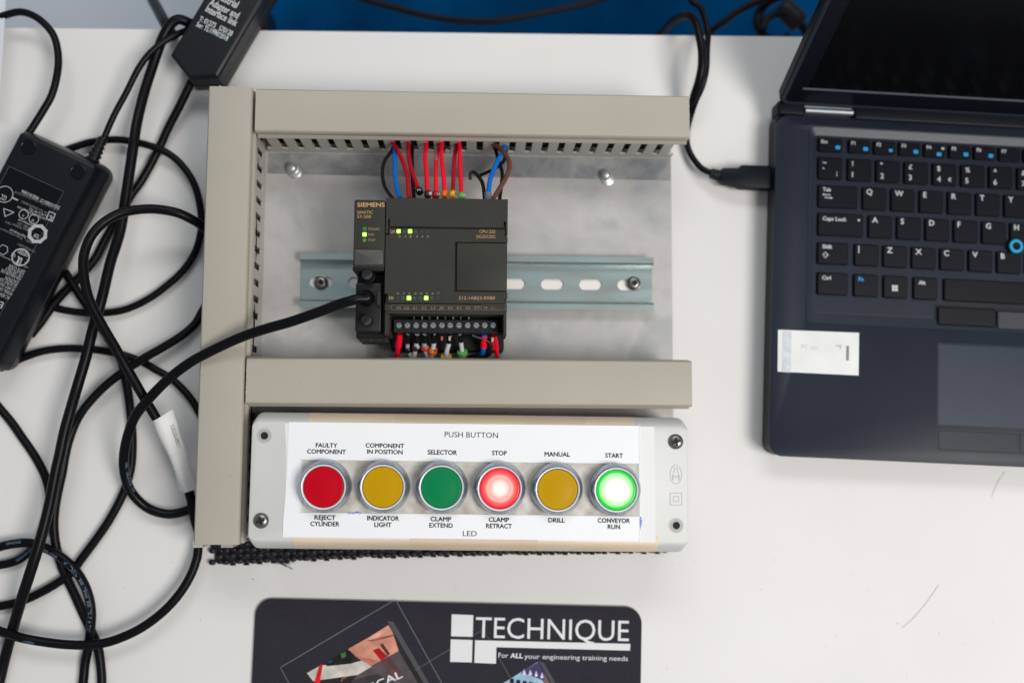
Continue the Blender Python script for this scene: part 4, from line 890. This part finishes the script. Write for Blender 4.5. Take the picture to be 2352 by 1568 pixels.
def shell_ring(t, n=22):
    c = p0 + ax * t; wl = 4.4 - .6 * t; out = []
    wl += .5 * math.sin(t * 9); wr = (9.6 - 4.3 * t) + .4 * math.sin(t * 14 + 1)
    for k in range(n):
        a_ = 2 * math.pi * k / n
        xx = wr * math.cos(a_) if math.cos(a_) > 0 else wl * math.cos(a_)
        zz = (4.2 - .9 * max(0, math.cos(a_))) * math.sin(a_) * (1 - .55 * max(0, math.cos(a_)))
        out.append(tuple(c + sd * xx + Vector((0, 0, zz)) + ax.normalized() * (-3.0 * max(0, math.cos(a_)) * (1 - t) * (1 if t < .1 else 0))))
    return out
slv = part('wrap_label', MB().loft([shell_ring(t / 18) for t in range(19)], False, False), M_sleeve, cb6, smooth=60)
slv2 = MB().loft([[tuple(Vector(p) * 1.0 + (p0 + ax * (t / 18) - Vector(p)) * .07) for p in shell_ring(t / 18)] for t in range(19)], False, False)
part('wrap_lining', slv2, M_wrap2, slv, smooth=60)
for t0 in (.47, .68):
    q = [Vector(p) for p in shell_ring(t0)[1:11]]; part('crease', MB().tube([c_ + Vector((0, 0, .03)) + ax.normalized() * (1.2 * math.sin(k * .35)) for k, c_ in enumerate(q)], .12, 5), mat('crease_line', (.6, .58, .56), .5), slv)
f0 = p0 + ax * .66 - sd * 3.6; f1 = p0 + ax * .97 - sd * 5.0
fl_ = [f0 + Vector((0, 0, 1.5)), f1 + Vector((0, 0, 1.2)), p0 + ax * .9 + sd * 1.2 + Vector((0, 0, 4.3)), f0 + Vector((0, 0, 3.4)) + sd * 1.0]
part('loose_flap', MB().add([tuple(p) for p in fl_] + [tuple(p - Vector((0, 0, .3))) for p in fl_], [(0, 1, 2, 3), (7, 6, 5, 4), (0, 4, 5, 1), (1, 5, 6, 2), (2, 6, 7, 3), (3, 7, 4, 0)]), M_sleeve, slv, smooth=0)
bars = MB()
for k in range(17):
    t = .13 + .0155 * k * 1.2; wdt = random.choice([.16, .3, .45]); c_ = p0 + ax * t + sd * (7.6 - 5.1 * t); n_ = ax.normalized() * wdt / 2
    q = [c_ - n_ - sd * .9, c_ - n_ + sd * .6, c_ + n_ + sd * .6, c_ + n_ - sd * .9]; bars.add([(p.x, p.y, p.z + 1.75) for p in q], [(0, 1, 2, 3)])
a_ = p0 + ax * .13 + sd * 5.6; b_ = p0 + ax * .62 + sd * 3.6; n_ = sd * .14
bars.add([(p.x, p.y, p.z + 2.3) for p in (a_ - n_, a_ + n_)] + [(p.x, p.y, p.z + 2.05) for p in (b_ + n_, b_ - n_)], [(0, 1, 2, 3)])
part('barcode', bars, M_black, slv, smooth=0)
# programming cable plugged into the controller
prog = thing('programming_cable', 'black cable plugged into the controller and draped over the left duct', 'cable', tuple(V(842, 684, 61)))
sp7 = spline(path([(842, 686, 77), (822, 686, 78.5), (805, 691, 79), (780, 698, 78), (733, 716, 77), (667, 739, 75), (617, 753, 72), (567, 769, 68), (520, 789, 63.5), (473, 812, 60), (440, 830, 57), (400, 859, 52), (367, 889, 47), (333, 926, 43), (310, 956, 39), (297, 988, 34), (288, 1022, 28), (284, 1055, 23), (286, 1085, 18), (296, 1119, 14), (316, 1147, 10), (343, 1168, 7), (377, 1179, 6), (407, 1178, 5), (438, 1168, 4.5), (470, 1150, 4), (500, 1125, 4)]), 2.5)
c7 = part('cord', MB().tube(sp7, 3.05, 16), M_cordglossy, prog, smooth=60)
print_on(c7, sp7, 'CABLE  CABLE R-DI-ICE', 205, 1.5, 3.05, .9)
pa = ZA(190, 1215, 66); pb = ZB(505, 840, 66)
plug = part('plug', MB().slab(rrect(pa.x, pb.y + .5, pb.x, pa.y, 1.2, 3), 60, 69, 1.0, steps=2), M_plcd, prog)
dc = V(842, 684, 71); part('cable_gland', MB().lathe(dc.x, dc.y, [(4.9, 69), (4.7, 72), (4.0, 75.0), (2.6, 76.6), (.1, 77)], 28), M_cordglossy, plug, smooth=50)
part('grip', MB().slab([(pb.x - 2.6, dc.y - 4.5), (pb.x - .5, dc.y - 4.5), (pb.x - .5, dc.y + 4.5), (pb.x - 2.6, dc.y + 4.5)], 69, 71.5, .5), M_plc, plug)
for f_, zx, zy, an in ((ZA, 325, 1105, .66), (ZB, 318, 672, .95)):
    p = f_(zx, zy, 75)
    t_ = part('thumb_screw', MB().lathe(p.x, p.y, [(3.9, 62), (3.9, 68), (3.45, 68.3), (3.4, 74.2), (3.1, 74.8)], 28), M_plcd, plug, smooth=40)
    part('slot', MB().slab(rot2([(p.x - 3.0, p.y - .42), (p.x + 3.0, p.y - .42), (p.x + 3.0, p.y + .42), (p.x - 3.0, p.y + .42)], an, (p.x, p.y)), 74.2, 74.86), M_void, t_, smooth=0)
    part('slot_half', MB().slab([(p.x + 2.95 * math.cos(a_), p.y + 2.95 * math.sin(a_)) for a_ in [an - .2 - math.pi + .35 + k * (math.pi - .5) / 10 for k in range(11)]], 74.75, 74.9, .05), mat('worn_screw_face', (0.035, 0.036, 0.045), .35), t_, smooth=0)
# cables at the right: loop over the desk edge and the USB lead
usb = thing('usb_cable', 'black USB lead plugged into the left side of the laptop', 'cable', tuple(V(1700, 408, 0)))
part('cord', MB().tube(spline(path([(1560, -60, 12), (1586, 0, 14), (1609, 19, 14), (1621, 49, 14), (1626, 80, 15), (1624, 112, 20), (1622, 160, 24), (1613, 198, 22), (1598, 232, 16), (1588, 262, 9), (1580, 290, 6), (1577, 318, 5), (1582, 345, 6), (1597, 371, 8), (1616, 390, 10), (1642, 400, 11)]), 2.5), 2.1, 14), M_cord, usb, smooth=60)
for k in range(4):
    a = V(1632 + 7 * k, 398 + 2 * k, 11); b = V(1637 + 7 * k, 399.4 + 2 * k, 11)
    part('strain_relief_rib', MB().tube([a, b], 3.5 + .15 * k, 14), M_plcd, usb)
up = [V(1652, 394, 13), V(1659, 387, 13), V(1694, 387, 13), V(1702, 380, 13), V(1772, 382, 13), V(1772, 435, 13), V(1700, 431, 13), V(1690, 426, 13), V(1662, 421, 13), V(1652, 414, 13)]
part('plug', MB().slab([(p.x, p.y) for p in up][::-1], 7, 15, .9, steps=2), M_bezl, usb)
cable('thick black cable hanging over the far desk edge behind the upper duct', [(1500, 95, -60), (1526, 71, -30), (1550, 46, 6), (1579, 36, 22), (1597, 49, 28), (1606, 82, 30), (1612, 115, 31), (1612, 152, 30), (1605, 188, 26), (1593, 225, 18), (1583, 255, 8), (1570, 285, 6), (1555, 310, 6)], 5.6)
cable('black cable crossing the blue seat to the connector', [(1600, 110, -70), (1635, 71, -65), (1665, 49, -62), (1702, 22, -60), (1742, 3, -60), (1800, -20, -60)], 5.6)
cc = thing('connector_cable', 'coiled black lead with round connector against the blue seat', 'cable', tuple(V(1800, 40, -90)))
part('cord', MB().tube(spline(path([(1800, -10, -70), (1772, 0, -70), (1748, 22, -70), (1739, 50, -70), (1748, 74, -70), (1766, 92, -70), (1790, 96, -75), (1812, 85, -75)]), 3), 3.6, 14), M_cord, cc, smooth=60)
part('cord', MB().tube(spline(path([(1752, 66, -62), (1762, 44, -62), (1786, 32, -62), (1806, 34, -62)]), 3), 2.9, 14), M_cord, cc, smooth=60)
q0, q1 = V(1792, 12, -66), V(1842, 58, -66)
part('connector', MB().tube([q0 + (q1 - q0) * t for t in (0, .1, .3, .7, .9, 1.0)], 8.2, 18, rf=lambda q: .75 if q in (0, 1) else 1.0), M_plcd, cc, smooth=50)
part('cord', MB().tube(spline(path([(1838, 52, -66), (1850, 72, -66), (1862, 100, -70), (1880, 130, -75)]), 3), 3.2, 14), M_cord, cc, smooth=60)
cable('black cable sagging in front of the blue seat', [(780, -30, -90), (834, -2, -90), (905, 18, -90), (972, 35, -90), (1038, 46, -90), (1104, 50, -90), (1171, 44, -90), (1259, 27, -90), (1348, 8, -90), (1420, -14, -90)], 5.2)
cable('black strap-like cable dropping past the far edge at upper left', [(320, -60, -60), (345, -10, -40), (362, 22, -20), (380, 55, 0), (392, 75, 6), (400, 90, 6)], 7.5)

# ------------------------------------------------------------------ laptop
LO = Vector((188.46, -14.96, 0)); la = R(-2.3)
LF = Matrix.Translation(LO) @ Matrix.Rotation(la, 4, 'Z')
lap = thing('laptop', 'dark blue-grey laptop open at the right with a worn white sticker', 'laptop', tuple(LF @ Vector((169, 116, 0))), la)
W_, D_, ZD = 338.0, 232.0, 20.0
rec = rrect(23.0, 87.4, W_ - 23, 218.6, 4, 5); rin = rrect(26.4, 95.5, W_ - 26.4, 213.6, 3, 5)
part('deck', holed(rrect(0.4, 0, W_, 226, 9, 8), [rec], 17.0, ZD, .5), M_lap, lap, fr=LF)
part('lower_shell', MB().slab(rrect(1.0, 0.6, W_ - 1, 231, 9, 8)[::1], 1.5, 17.0, .3), M_lapside, lap, fr=LF)
part('keyboard_rim', MB().loft([[(x, y, ZD - .1) for x, y in rec], [(x, y, 18.3) for x, y in rin]], False, False), M_laprim, lap, fr=LF)
part('keyboard_bed', MB().add([(x, y, 18.4) for x, y in rin], [tuple(range(len(rin)))]), M_lap, lap, fr=LF)
for fx in (14, W_ - 40):
    for fy in (14, 200): part('foot', MB().slab(rrect(fx, fy, fx + 26, fy + 8, 3), 0, 1.6), M_plcd, lap, fr=LF)
KZ = 20.5
KEYPROTO = {}
def key(x0, y0, w, h, legs=(), label=None):
    o = part('key', MB().slab(rrect(x0, y0, x0 + w, y0 + h, 1.3, 3), 18.4, KZ, .75, 1.3, steps=2), M_key, lap, label, fr=LF, smooth=30)
    for s, lx, ly, hh, m in legs:
        mb = MB()
        if s == 'dot': mb.slab(rrect(x0 + lx - hh, y0 + ly - hh * .8, x0 + lx + hh, y0 + ly + hh * .8, hh * .35, 2), KZ, KZ + .06)
        elif s == 'win':
            for i in (0, 1):
                for j in (0, 1):
                    q0_ = x0 + lx + i * 2.0; r0 = y0 + ly + j * 2.0; mb.slab([(q0_, r0), (q0_ + 1.8, r0 - (.2 if j == 0 else 0)), (q0_ + 1.8, r0 + 1.8), (q0_, r0 + 1.8)], KZ, KZ + .06)
        elif s == 'arrows':
            mb.box(x0 + lx, x0 + lx + 5, y0 + ly, y0 + ly + .6, KZ, KZ + .06); mb.box(x0 + lx + 1, x0 + lx + 6, y0 + ly - 2.0, y0 + ly - 1.4, KZ, KZ + .06)
            mb.slab([(x0 + lx - .6, y0 + ly + .3), (x0 + lx + 1, y0 + ly - .6), (x0 + lx + 1, y0 + ly + 1.2)], KZ, KZ + .05); mb.slab([(x0 + lx + 6.6, y0 + ly - 1.7), (x0 + lx + 5, y0 + ly - .8), (x0 + lx + 5, y0 + ly - 2.6)], KZ, KZ + .05)
        elif s == 'shift':
            k_ = wire2([(x0 + lx, y0 + ly), (x0 + lx + 2, y0 + ly + 2), (x0 + lx + 4, y0 + ly), (x0 + lx + 2.8, y0 + ly), (x0 + lx + 2.8, y0 + ly - 1.5), (x0 + lx + 1.2, y0 + ly - 1.5), (x0 + lx + 1.2, y0 + ly)], .4, KZ, .05); mb.add(k_.v, k_.f)
        else: tc(mb, s, (x0 + lx, y0 + ly, KZ + .05), hh, 0, .03, 1.0, 'l')
        part('legend', mb, m, o, fr=LF, smooth=0)
L1 = M_legend
fk = [('Esc', 28.9)] + [('F%d' % i, 49.2 + 16.95 * (i - 1)) for i in range(1, 13)]
for s, x in fk:
    if x + 15 > W_ - 26: break
    w = 16.2 if s == 'Esc' else 14.6
    lg = [(s, 1.8, 5.6, 2.3, L1)]
    if s in ('Esc', 'F1', 'F2', 'F3', 'F5', 'F6'): lg.append(('dot', w - 3.2, 3.2, 1.6 if s != 'F2' else 1.3, M_cyan))
    if s == 'F4': lg += [('dot', w - 4.4, 2.4, 1.6, M_cyan), ('dot', w - 1.9, 6.4, 1.0, L1)]
    key(x, 202.2, w, 9.3, lg)
nums = [('~', '`'), ('!', '1'), ('"', '2'), ('£', '3'), ('$', '4'), ('%', '5'), ('^', '6'), ('&', '7'), ('*', '8'), ('(', '9'), (')', '0'), ('_', '-'), ('+', '=')]
P_ = 19.1
for i, (a_, b_) in enumerate(nums):
    x = 29.0 if i == 0 else 48.8 + P_ * (i - 1)
    if x + 16 > W_ - 26: break
    lg = [(a_, 2.8, 10.0, 3.1, L1), (b_, 2.8, 2.6 if i else 4.5, 3.4, L1)]
    if i == 4: lg.append(('€', 10.2, 3.0, 2.4, L1))
    if i == 0: lg.append(('¦', 12.3, 3.2, 2.2, L1))
    key(x, 183.4, 16.2, 15.2, lg)
def row(y, x0, h, letters, first, xmax=W_ - 28):
    key(first[0], y, first[1], h, first[2])
    for i, s in enumerate(letters):
        x = x0 + P_ * i
        if x + 12 > xmax: break
        key(x, y, min(16.3, xmax - x), h, [(s, 2.4, h - 5.0, 3.5, L1)] if s else [])
row(164.4, 59.1, 15.4, 'QWERTYUIOP[]', (29.3, 26.5, [('Tab', 3.0, 11.0, 2.4, L1), ('arrows', 3.2, 8.4, 0, L1)]))
row(145.7, 63.2, 15.4, "ASDFGHJKL;'#", (29.5, 30.4, [('Caps Lock', 3.0, 10.2, 2.5, L1), ('dot', 27.2, 11.4, .8, L1)]))
row(126.7, 54.2, 14.7, '|ZXCVBNM,./', (29.6, 20.6, [('Shift', 3.0, 10.4, 2.5, L1), ('shift', 3.2, 6.0, 0, L1)]))
y = 106.4; h = 15.0
key(29.8, y, 20.4, h, [('Ctrl', 3.0, 10.0, 2.5, L1)]); key(54.0, y, 16.2, h, [('Fn', 3.0, 10.2, 2.6, M_cyan)]); key(73.8, y, 16.2, h, [('win', 5.6, 4.8, 0, L1)])
key(93.8, y, 16.2, h, [('Alt', 3.2, 10.0, 2.5, L1)]); key(114.2, y, 92, h); key(209.5, y, 16.2, h, [('Alt', 3, 10.0, 2.5, L1)]); key(229, y, 16.2, h, [('Ctrl', 3, 10.0, 2.5, L1)])
for i in range(3): key(249 + 19 * i, y, 16.2, h)
# pointing stick
tp = Vector((161.6, 144.9, 0))
ps = part('pointing_stick', MB().lathe(tp.x, tp.y, [(3.2, 19), (3.4, 20.6), (4.6, 21.3), (4.6, 22.3), (4.1, 22.7), (2.9, 22.7), (2.5, 22.3), (.1, 22.2)], 32), M_key, lap, fr=LF, smooth=40)
part('blue_ring', MB().lathe(tp.x, tp.y, [(4.65, 21.4), (4.65, 22.4), (4.1, 22.85), (2.9, 22.85), (2.6, 22.5)], 32, False, False), mat('cyan_rubber', (0.0, 0.33, 0.6), .4), ps, fr=LF)
# mouse buttons and touchpad
part('mouse_button', MB().slab(rrect(110.4, 90.4, 149.2, 102.4, 1, 2), 18, ZD + .5, .6), M_key, lap, fr=LF)
part('mouse_button', MB().slab(rrect(150.2, 89.6, 189.0, 101.4, 1, 2), 18, ZD + .5, .6), mat('grey_button', (0.035, 0.035, 0.045), .4, spec=.3), lap, fr=LF)
part('mouse_button', MB().slab(rrect(190.0, 90.4, 229.0, 102.4, 1, 2), 18, ZD + .5, .6), M_key, lap, fr=LF)
part('button_surround', MB().box(108.8, 230.5, 88.6, 104, 17.5, 18.6), M_void, lap, fr=LF)
def groove(x0, y0, x1, y1, w=.5):
    mb = wire2([(x0, y0), (x1, y0), (x1, y1), (x0, y1)], w, ZD - .02, .05); return mb
M_groove = mat('dark_groove', (0.008, 0.008, 0.010), .6)
tpad = part('touchpad', MB().slab(rrect(111, 25, 219, 77.6, .6, 2), ZD - .5, ZD + .12, .1), mat('touchpad_surface', (0.019, 0.029, 0.048), .38, var=.1, vscale=18, spec=.22), lap, fr=LF)
part('touchpad_edge', groove(110.5, 24.4, 219.5, 78.2), M_groove, lap, fr=LF, smooth=0)
for x0_, x1_ in ((111.2, 163.4), (165.0, 218)):
    part('click_button', MB().slab(rrect(x0_, 9.0, x1_, 21.4, 1.2, 3), ZD - .3, ZD + .25, .25), M_lap, lap, fr=LF)
part('click_button_gap', groove(110.6, 8.6, 219, 22, .9), M_groove, lap, fr=LF, smooth=0)
part('palm_groove', MB().slab([(27, 94.6), (108.6, 94.6), (108.6, 95.3), (27, 95.3)], 18.4, 18.5), M_groove, lap, fr=LF, smooth=0)
# sticker
si = LF.inverted(); sq = [si @ V(*p, 20.1) for p in ((1786, 853), (1972, 862), (1973, 764), (1787, 757))]
stk = part('sticker', MB().slab([(p.x, p.y) for p in sq], ZD, ZD + .22), M_stick, lap, fr=LF, smooth=0)
cxs = sum(p.x for p in sq) / 4; cys = sum(p.y for p in sq) / 4
mb = tc(MB(), 'PC no:', (cxs - 11.5, cys + 1.6, ZD + .25), 3.0, 0, .01, 1.0, 'l'); part('lettering', mb, M_fade, stk, fr=LF, smooth=0)
mb = MB(); mb.slab([(cxs + 11, cys + 4.6), (cxs + 15.3, cys + 4.6), (cxs + 14.9, cys + 5.4), (cxs + 11, cys + 5.2)], ZD + .22, ZD + .26)
mb.slab([(cxs + 15.0, cys + 2.8), (cxs + 14.6, cys + 3.8), (cxs + 15.2, cys + 4.9), (cxs + 14.6, cys + 4.7), (cxs + 13.6, cys + 3.0)][::-1], ZD + .22, ZD + .25)
part('lettering', mb, mat('worn_grey_ink', (.36, .355, .35), .6), stk, fr=LF, smooth=0)
mb = tc(MB(), '1', (cxs + 18.3, cys - 4.2, ZD + .25), 9.2, 0, .02, 1.0, 'l'); part('lettering', mb, M_faded, stk, fr=LF, smooth=0)
part('worn_patch', MB().slab(rrect(cxs - 24, cys - 14, cxs - 18, cys + 13, 1), ZD + .22, ZD + .24), mat('grubby_patch', (.60, .62, .66), .5, var=.2, vscale=200), stk, fr=LF, smooth=0)
# hinge and lid
part('hinge', MB().tube([(19.5, 229.6, 20.2), (51.5, 229.6, 20.2)], 2.1, 14), M_hinge, lap, fr=LF)
part('hinge', MB().tube([(W_ - 51.5, 229.6, 20.2), (W_ - 19.5, 229.6, 20.2)], 2.1, 14), M_hinge, lap, fr=LF)
part('hinge_cover', MB().slab(rrect(52, 225.0, W_ - 52, 234.5, 2), 10, 21.5, 1.6, steps=3), M_bezl, lap, fr=LF)
for x0_ in (.6, W_ - 19.5): part('hinge_foot', MB().slab(rrect(x0_, 225.6, x0_ + 18.6, 235, 2), 8, 22, 1.5, steps=3), M_bezl, lap, fr=LF)
lean = R(20)
LL = LF @ Matrix.Translation((0, 232, 20)) @ Matrix(((1, 0, 0, 0), (0, math.sin(lean), -math.cos(lean), 0), (0, math.cos(lean), math.sin(lean), 0), (0, 0, 0, 1)))
# local lid frame: x across, y up the lid, z towards the user
lid = part('lid', MB().slab(rrect(.6, 0.5, W_ - .6, 226, 7, 6), -7, 0, .8, steps=2), M_bezl, lap, fr=LL)
part('screen', MB().slab([(15.2, 19), (W_ - 15.2, 19), (W_ - 15.2, 214), (15.2, 214)], -.2, .1), M_scr, lid, fr=LL, smooth=0)
part('screen_trim', MB().box(12.2, W_ - 12.2, 17.6, 19.0, 0, .5), M_scredge, lid, fr=LL, smooth=0)
part('bezel_frame', MB().loft([[(x, y, .02) for x, y in rrect(1.6, 1.6, W_ - 1.6, 225, 6, 6)], [(x, y, .9) for x, y in rrect(2.6, 2.8, W_ - 2.6, 224, 5, 6)], [(x, y, .1) for x, y in rrect(4.2, 4.6, W_ - 4.2, 222, 4, 6)]], False, False), M_laprim, lid, fr=LL, smooth=60)

# ------------------------------------------------------------------ mouse mat
ma = R(-1.35)
mt = thing('mouse_mat', 'charcoal printed mouse mat below the push button box', 'mouse mat', (-16, -190, 0), ma)
tl = V(586, 1373, 2.6); tr = V(1476, 1389, 2.6)
Wm = 255.5; MF = Matrix.Translation((V(588, 1372, 2.6).x - .3, V(588, 1372, 2.6).y, 0)) @ Matrix.Rotation(ma, 4, 'Z')
part('foam_base', MB().slab(rrect(0, -205, Wm - 5.5, 0, 11, 8), 0, 1.9, .3), M_padedge, mt, fr=MF)
part('cloth_top', MB().slab(rrect(.35, -204.6, Wm - 5.9, -.35, 10.8, 8), 1.9, 2.6, .25), M_pad, mt, fr=MF)
def mk_poly(name, f, pts, m, z=2.63, par=None):
    q = [f(x, y_, z) for x, y_ in pts]; ar = sum(q[i - 1].x * q[i].y - q[i].x * q[i - 1].y for i in range(len(q)))
    if ar < 0: q = q[::-1]
    return part(name, MB().slab([(p.x, p.y) for p in q], 2.58, z), m, par or mt, smooth=0)
mk_poly('logo_square', ZN, [(1167, 208), (1286, 213), (1283, 332), (1164, 329)], M_padwhite)
mk_poly('logo_square', ZN, [(1162, 346), (1282, 350), (1278, 473), (1158, 470)], M_padwhite)
mk_poly('logo_square', ZN, [(1296, 351), (2152, 371), (2150, 408), (1413, 389), (1411, 480), (1292, 475)], M_padwhite)
def mtx(s, f, x0, y0, x1, y1, h, m=M_padwhite, off=0., z=2.66): part('lettering', tx(MB(), s, f(x0, y0, z), f(x1, y1, z), h, off), m, mt, smooth=0)
hcap = (ZN(1300, 225, 2.6) - ZN(1300, 337, 2.6)).length
mtx('TECHNIQUE', ZN, 1298, 336, 2143, 356, hcap, off=0.0)
hs = (ZN(1300, 420, 2.6) - ZN(1300, 446, 2.6)).length
mtx('For', ZN, 1424, 446, 1478, 448, hs, off=-.002); mtx('ALL', ZN, 1490, 448, 1560, 450, hs, off=.03); mtx('your engineering training needs', ZN, 1568, 452, 2138, 465, hs, off=-.002)
mk_line = lambda f, a, b, w, m, z=2.62: part('printed_line', wire2([tuple(f(*a).xy), tuple(f(*b).xy)], w, 2.58, z - 2.58, closed=False), m, mt, smooth=0)
fM = lambda x, y_: ZM(x, y_, 2.6)
M_padl3 = mat('mat_thin_print', (0.11, 0.11, 0.125), .7)
for a_, b_, w_, m_ in (((68, 590), (985, 48), .5, M_padline), ((1012, 42), (1460, 850), .5, M_padline), ((68, 590), (300, 1010), .5, M_padl3), ((1170, 610), (1455, 440), .35, M_padl3), ((1590, 360), (1705, 292), .3, M_padl3), ((1720, 292), (1782, 368), .3, M_padl3), ((1855, 510), (1950, 680), .35, M_padl3)):
    mk_line(fM, a_, b_, w_, m_)
mk_poly('picture_shadow', ZM, [(940, 212), (990, 215), (1480, 1060), (1440, 1080)], M_padline2, 2.605)
def pc_(rgb, n): return mat(n, lin(rgb), .65, var=.35, vscale=110, spec=.2)
pic = mk_poly('printed_photo', ZM, [(955, 237), (1414, 1009), (744, 1409), (285, 635)], pc_((38, 34, 36), 'print_dark'), 2.61)
def pp(pts, rgb, n, z): mk_poly('print_area', ZM, pts, pc_(rgb, n), z, pic)
pp([(285, 635), (400, 572), (640, 560), (740, 530), (815, 582), (700, 650), (335, 700)], (200, 194, 185), 'print_beige', 2.62)
pp([(470, 530), (620, 440), (660, 500), (640, 560), (440, 580)], (22, 22, 26), 'print_black', 2.622)
pp([(560, 480), (600, 460), (605, 500), (570, 515)], (70, 110, 60), 'print_green', 2.63)
pp([(455, 545), (490, 525), (495, 540), (465, 555)], (30, 70, 130), 'print_blue', 2.63)
pp([(620, 440), (790, 345), (950, 245), (985, 300), (1035, 455), (950, 500), (810, 580), (690, 500), (655, 470)], (205, 140, 118), 'print_skin', 2.635)
pp([(770, 358), (950, 245), (968, 275), (860, 345), (800, 362)], (225, 165, 140), 'print_skin_light', 2.645)
pp([(765, 368), (830, 362), (940, 330), (990, 320), (990, 335), (930, 352), (820, 378)], (150, 85, 72), 'print_skin_dark', 2.65)
pp([(880, 405), (905, 392), (965, 480), (945, 495)], (90, 40, 40), 'print_finger_gap', 2.65)
pp([(820, 450), (872, 430), (945, 498), (892, 535)], (170, 12, 25), 'print_red', 2.655)
pp([(665, 480), (720, 500), (880, 540), (810, 580), (690, 505)], (185, 115, 98), 'print_skin_mid', 2.645)
pp([(980, 290), (995, 320), (1050, 430), (1035, 455), (1000, 340)], (30, 34, 40), 'print_gap_dark', 2.648)
pp([(1035, 455), (1350, 985), (744, 1360), (640, 720), (690, 655)], (84, 76, 80), 'print_grey_band', 2.66)
pp([(900, 560), (960, 500), (1060, 640), (1000, 700)], (92, 62, 62), 'print_muted_skin', 2.668)
pp([(640, 722), (660, 690), (860, 640), (960, 700), (900, 800)], (60, 55, 58), 'print_muted_dark', 2.666)
pp([(335, 740), (385, 575), (417, 562), (385, 740)], (215, 15, 40), 'print_bright_red', 2.67)
pp([(560, 700), (575, 672), (615, 668), (612, 676), (580, 684), (572, 706)], (150, 90, 60), 'print_copper', 2.67)
hh = 3.6
a_ = ZM(445, 945, 2.69); b_ = ZM(1070, 668, 2.69)
part('lettering', tx(MB(), 'ELECTRICAL', a_, b_, 4.6, .015), M_padwhite, mt, smooth=0)
pic2 = mk_poly('printed_photo', ZM, [(2170, 545), (2560, 1230), (1880, 1640), (1480, 968)], pc_((150, 185, 205), 'print_sky'), 2.61)
def pp2(pts, rgb, n, z): mk_poly('print_area', ZM, pts, pc_(rgb, n), z, pic2)
pp2([(2172, 548), (2255, 695), (2240, 730), (2200, 690), (2100, 650), (2030, 640), (2060, 612)], (72, 60, 100), 'print_violet', 2.62)
for k, (x_, y_) in enumerate(((2060, 628), (2110, 632), (2158, 642), (2205, 655))): pp2([(x_ - 14, y_ + 16), (x_, y_ - 28), (x_ + 14, y_ + 16), (x_, y_ + 24)], (215, 200, 240), 'print_lilac', 2.63)
for k in range(5): x_ = 1945 + 52 * k; pp2([(x_, 678 + 9 * k), (x_ + 32, 684 + 9 * k), (x_ + 28, 722 + 9 * k), (x_ - 4, 716 + 9 * k)], (18, 26, 40), 'print_navy', 2.64)
pp2([(2225, 640), (2300, 770), (2270, 790), (2215, 720)], (120, 95, 90), 'print_tan', 2.625)
mk_poly('picture_shadow', ZM, [(2180, 540), (2215, 545), (2640, 1270), (2580, 1240)], M_padline2, 2.605)
# white card whose edge just shows at the left
wb = [V(14, -40, 16), V(11, 40, 16), V(6, 120, 16), V(-1, 230, 16), V(-60, 230, 16), V(-60, -40, 16)]
solo('white_card', MB().slab([(p.x, p.y) for p in wb][::-1], 15.4, 16, .1), mat('white_carton', (.62, .64, .68), .5), 'edge of a white card just inside the upper left of the view', 'card')
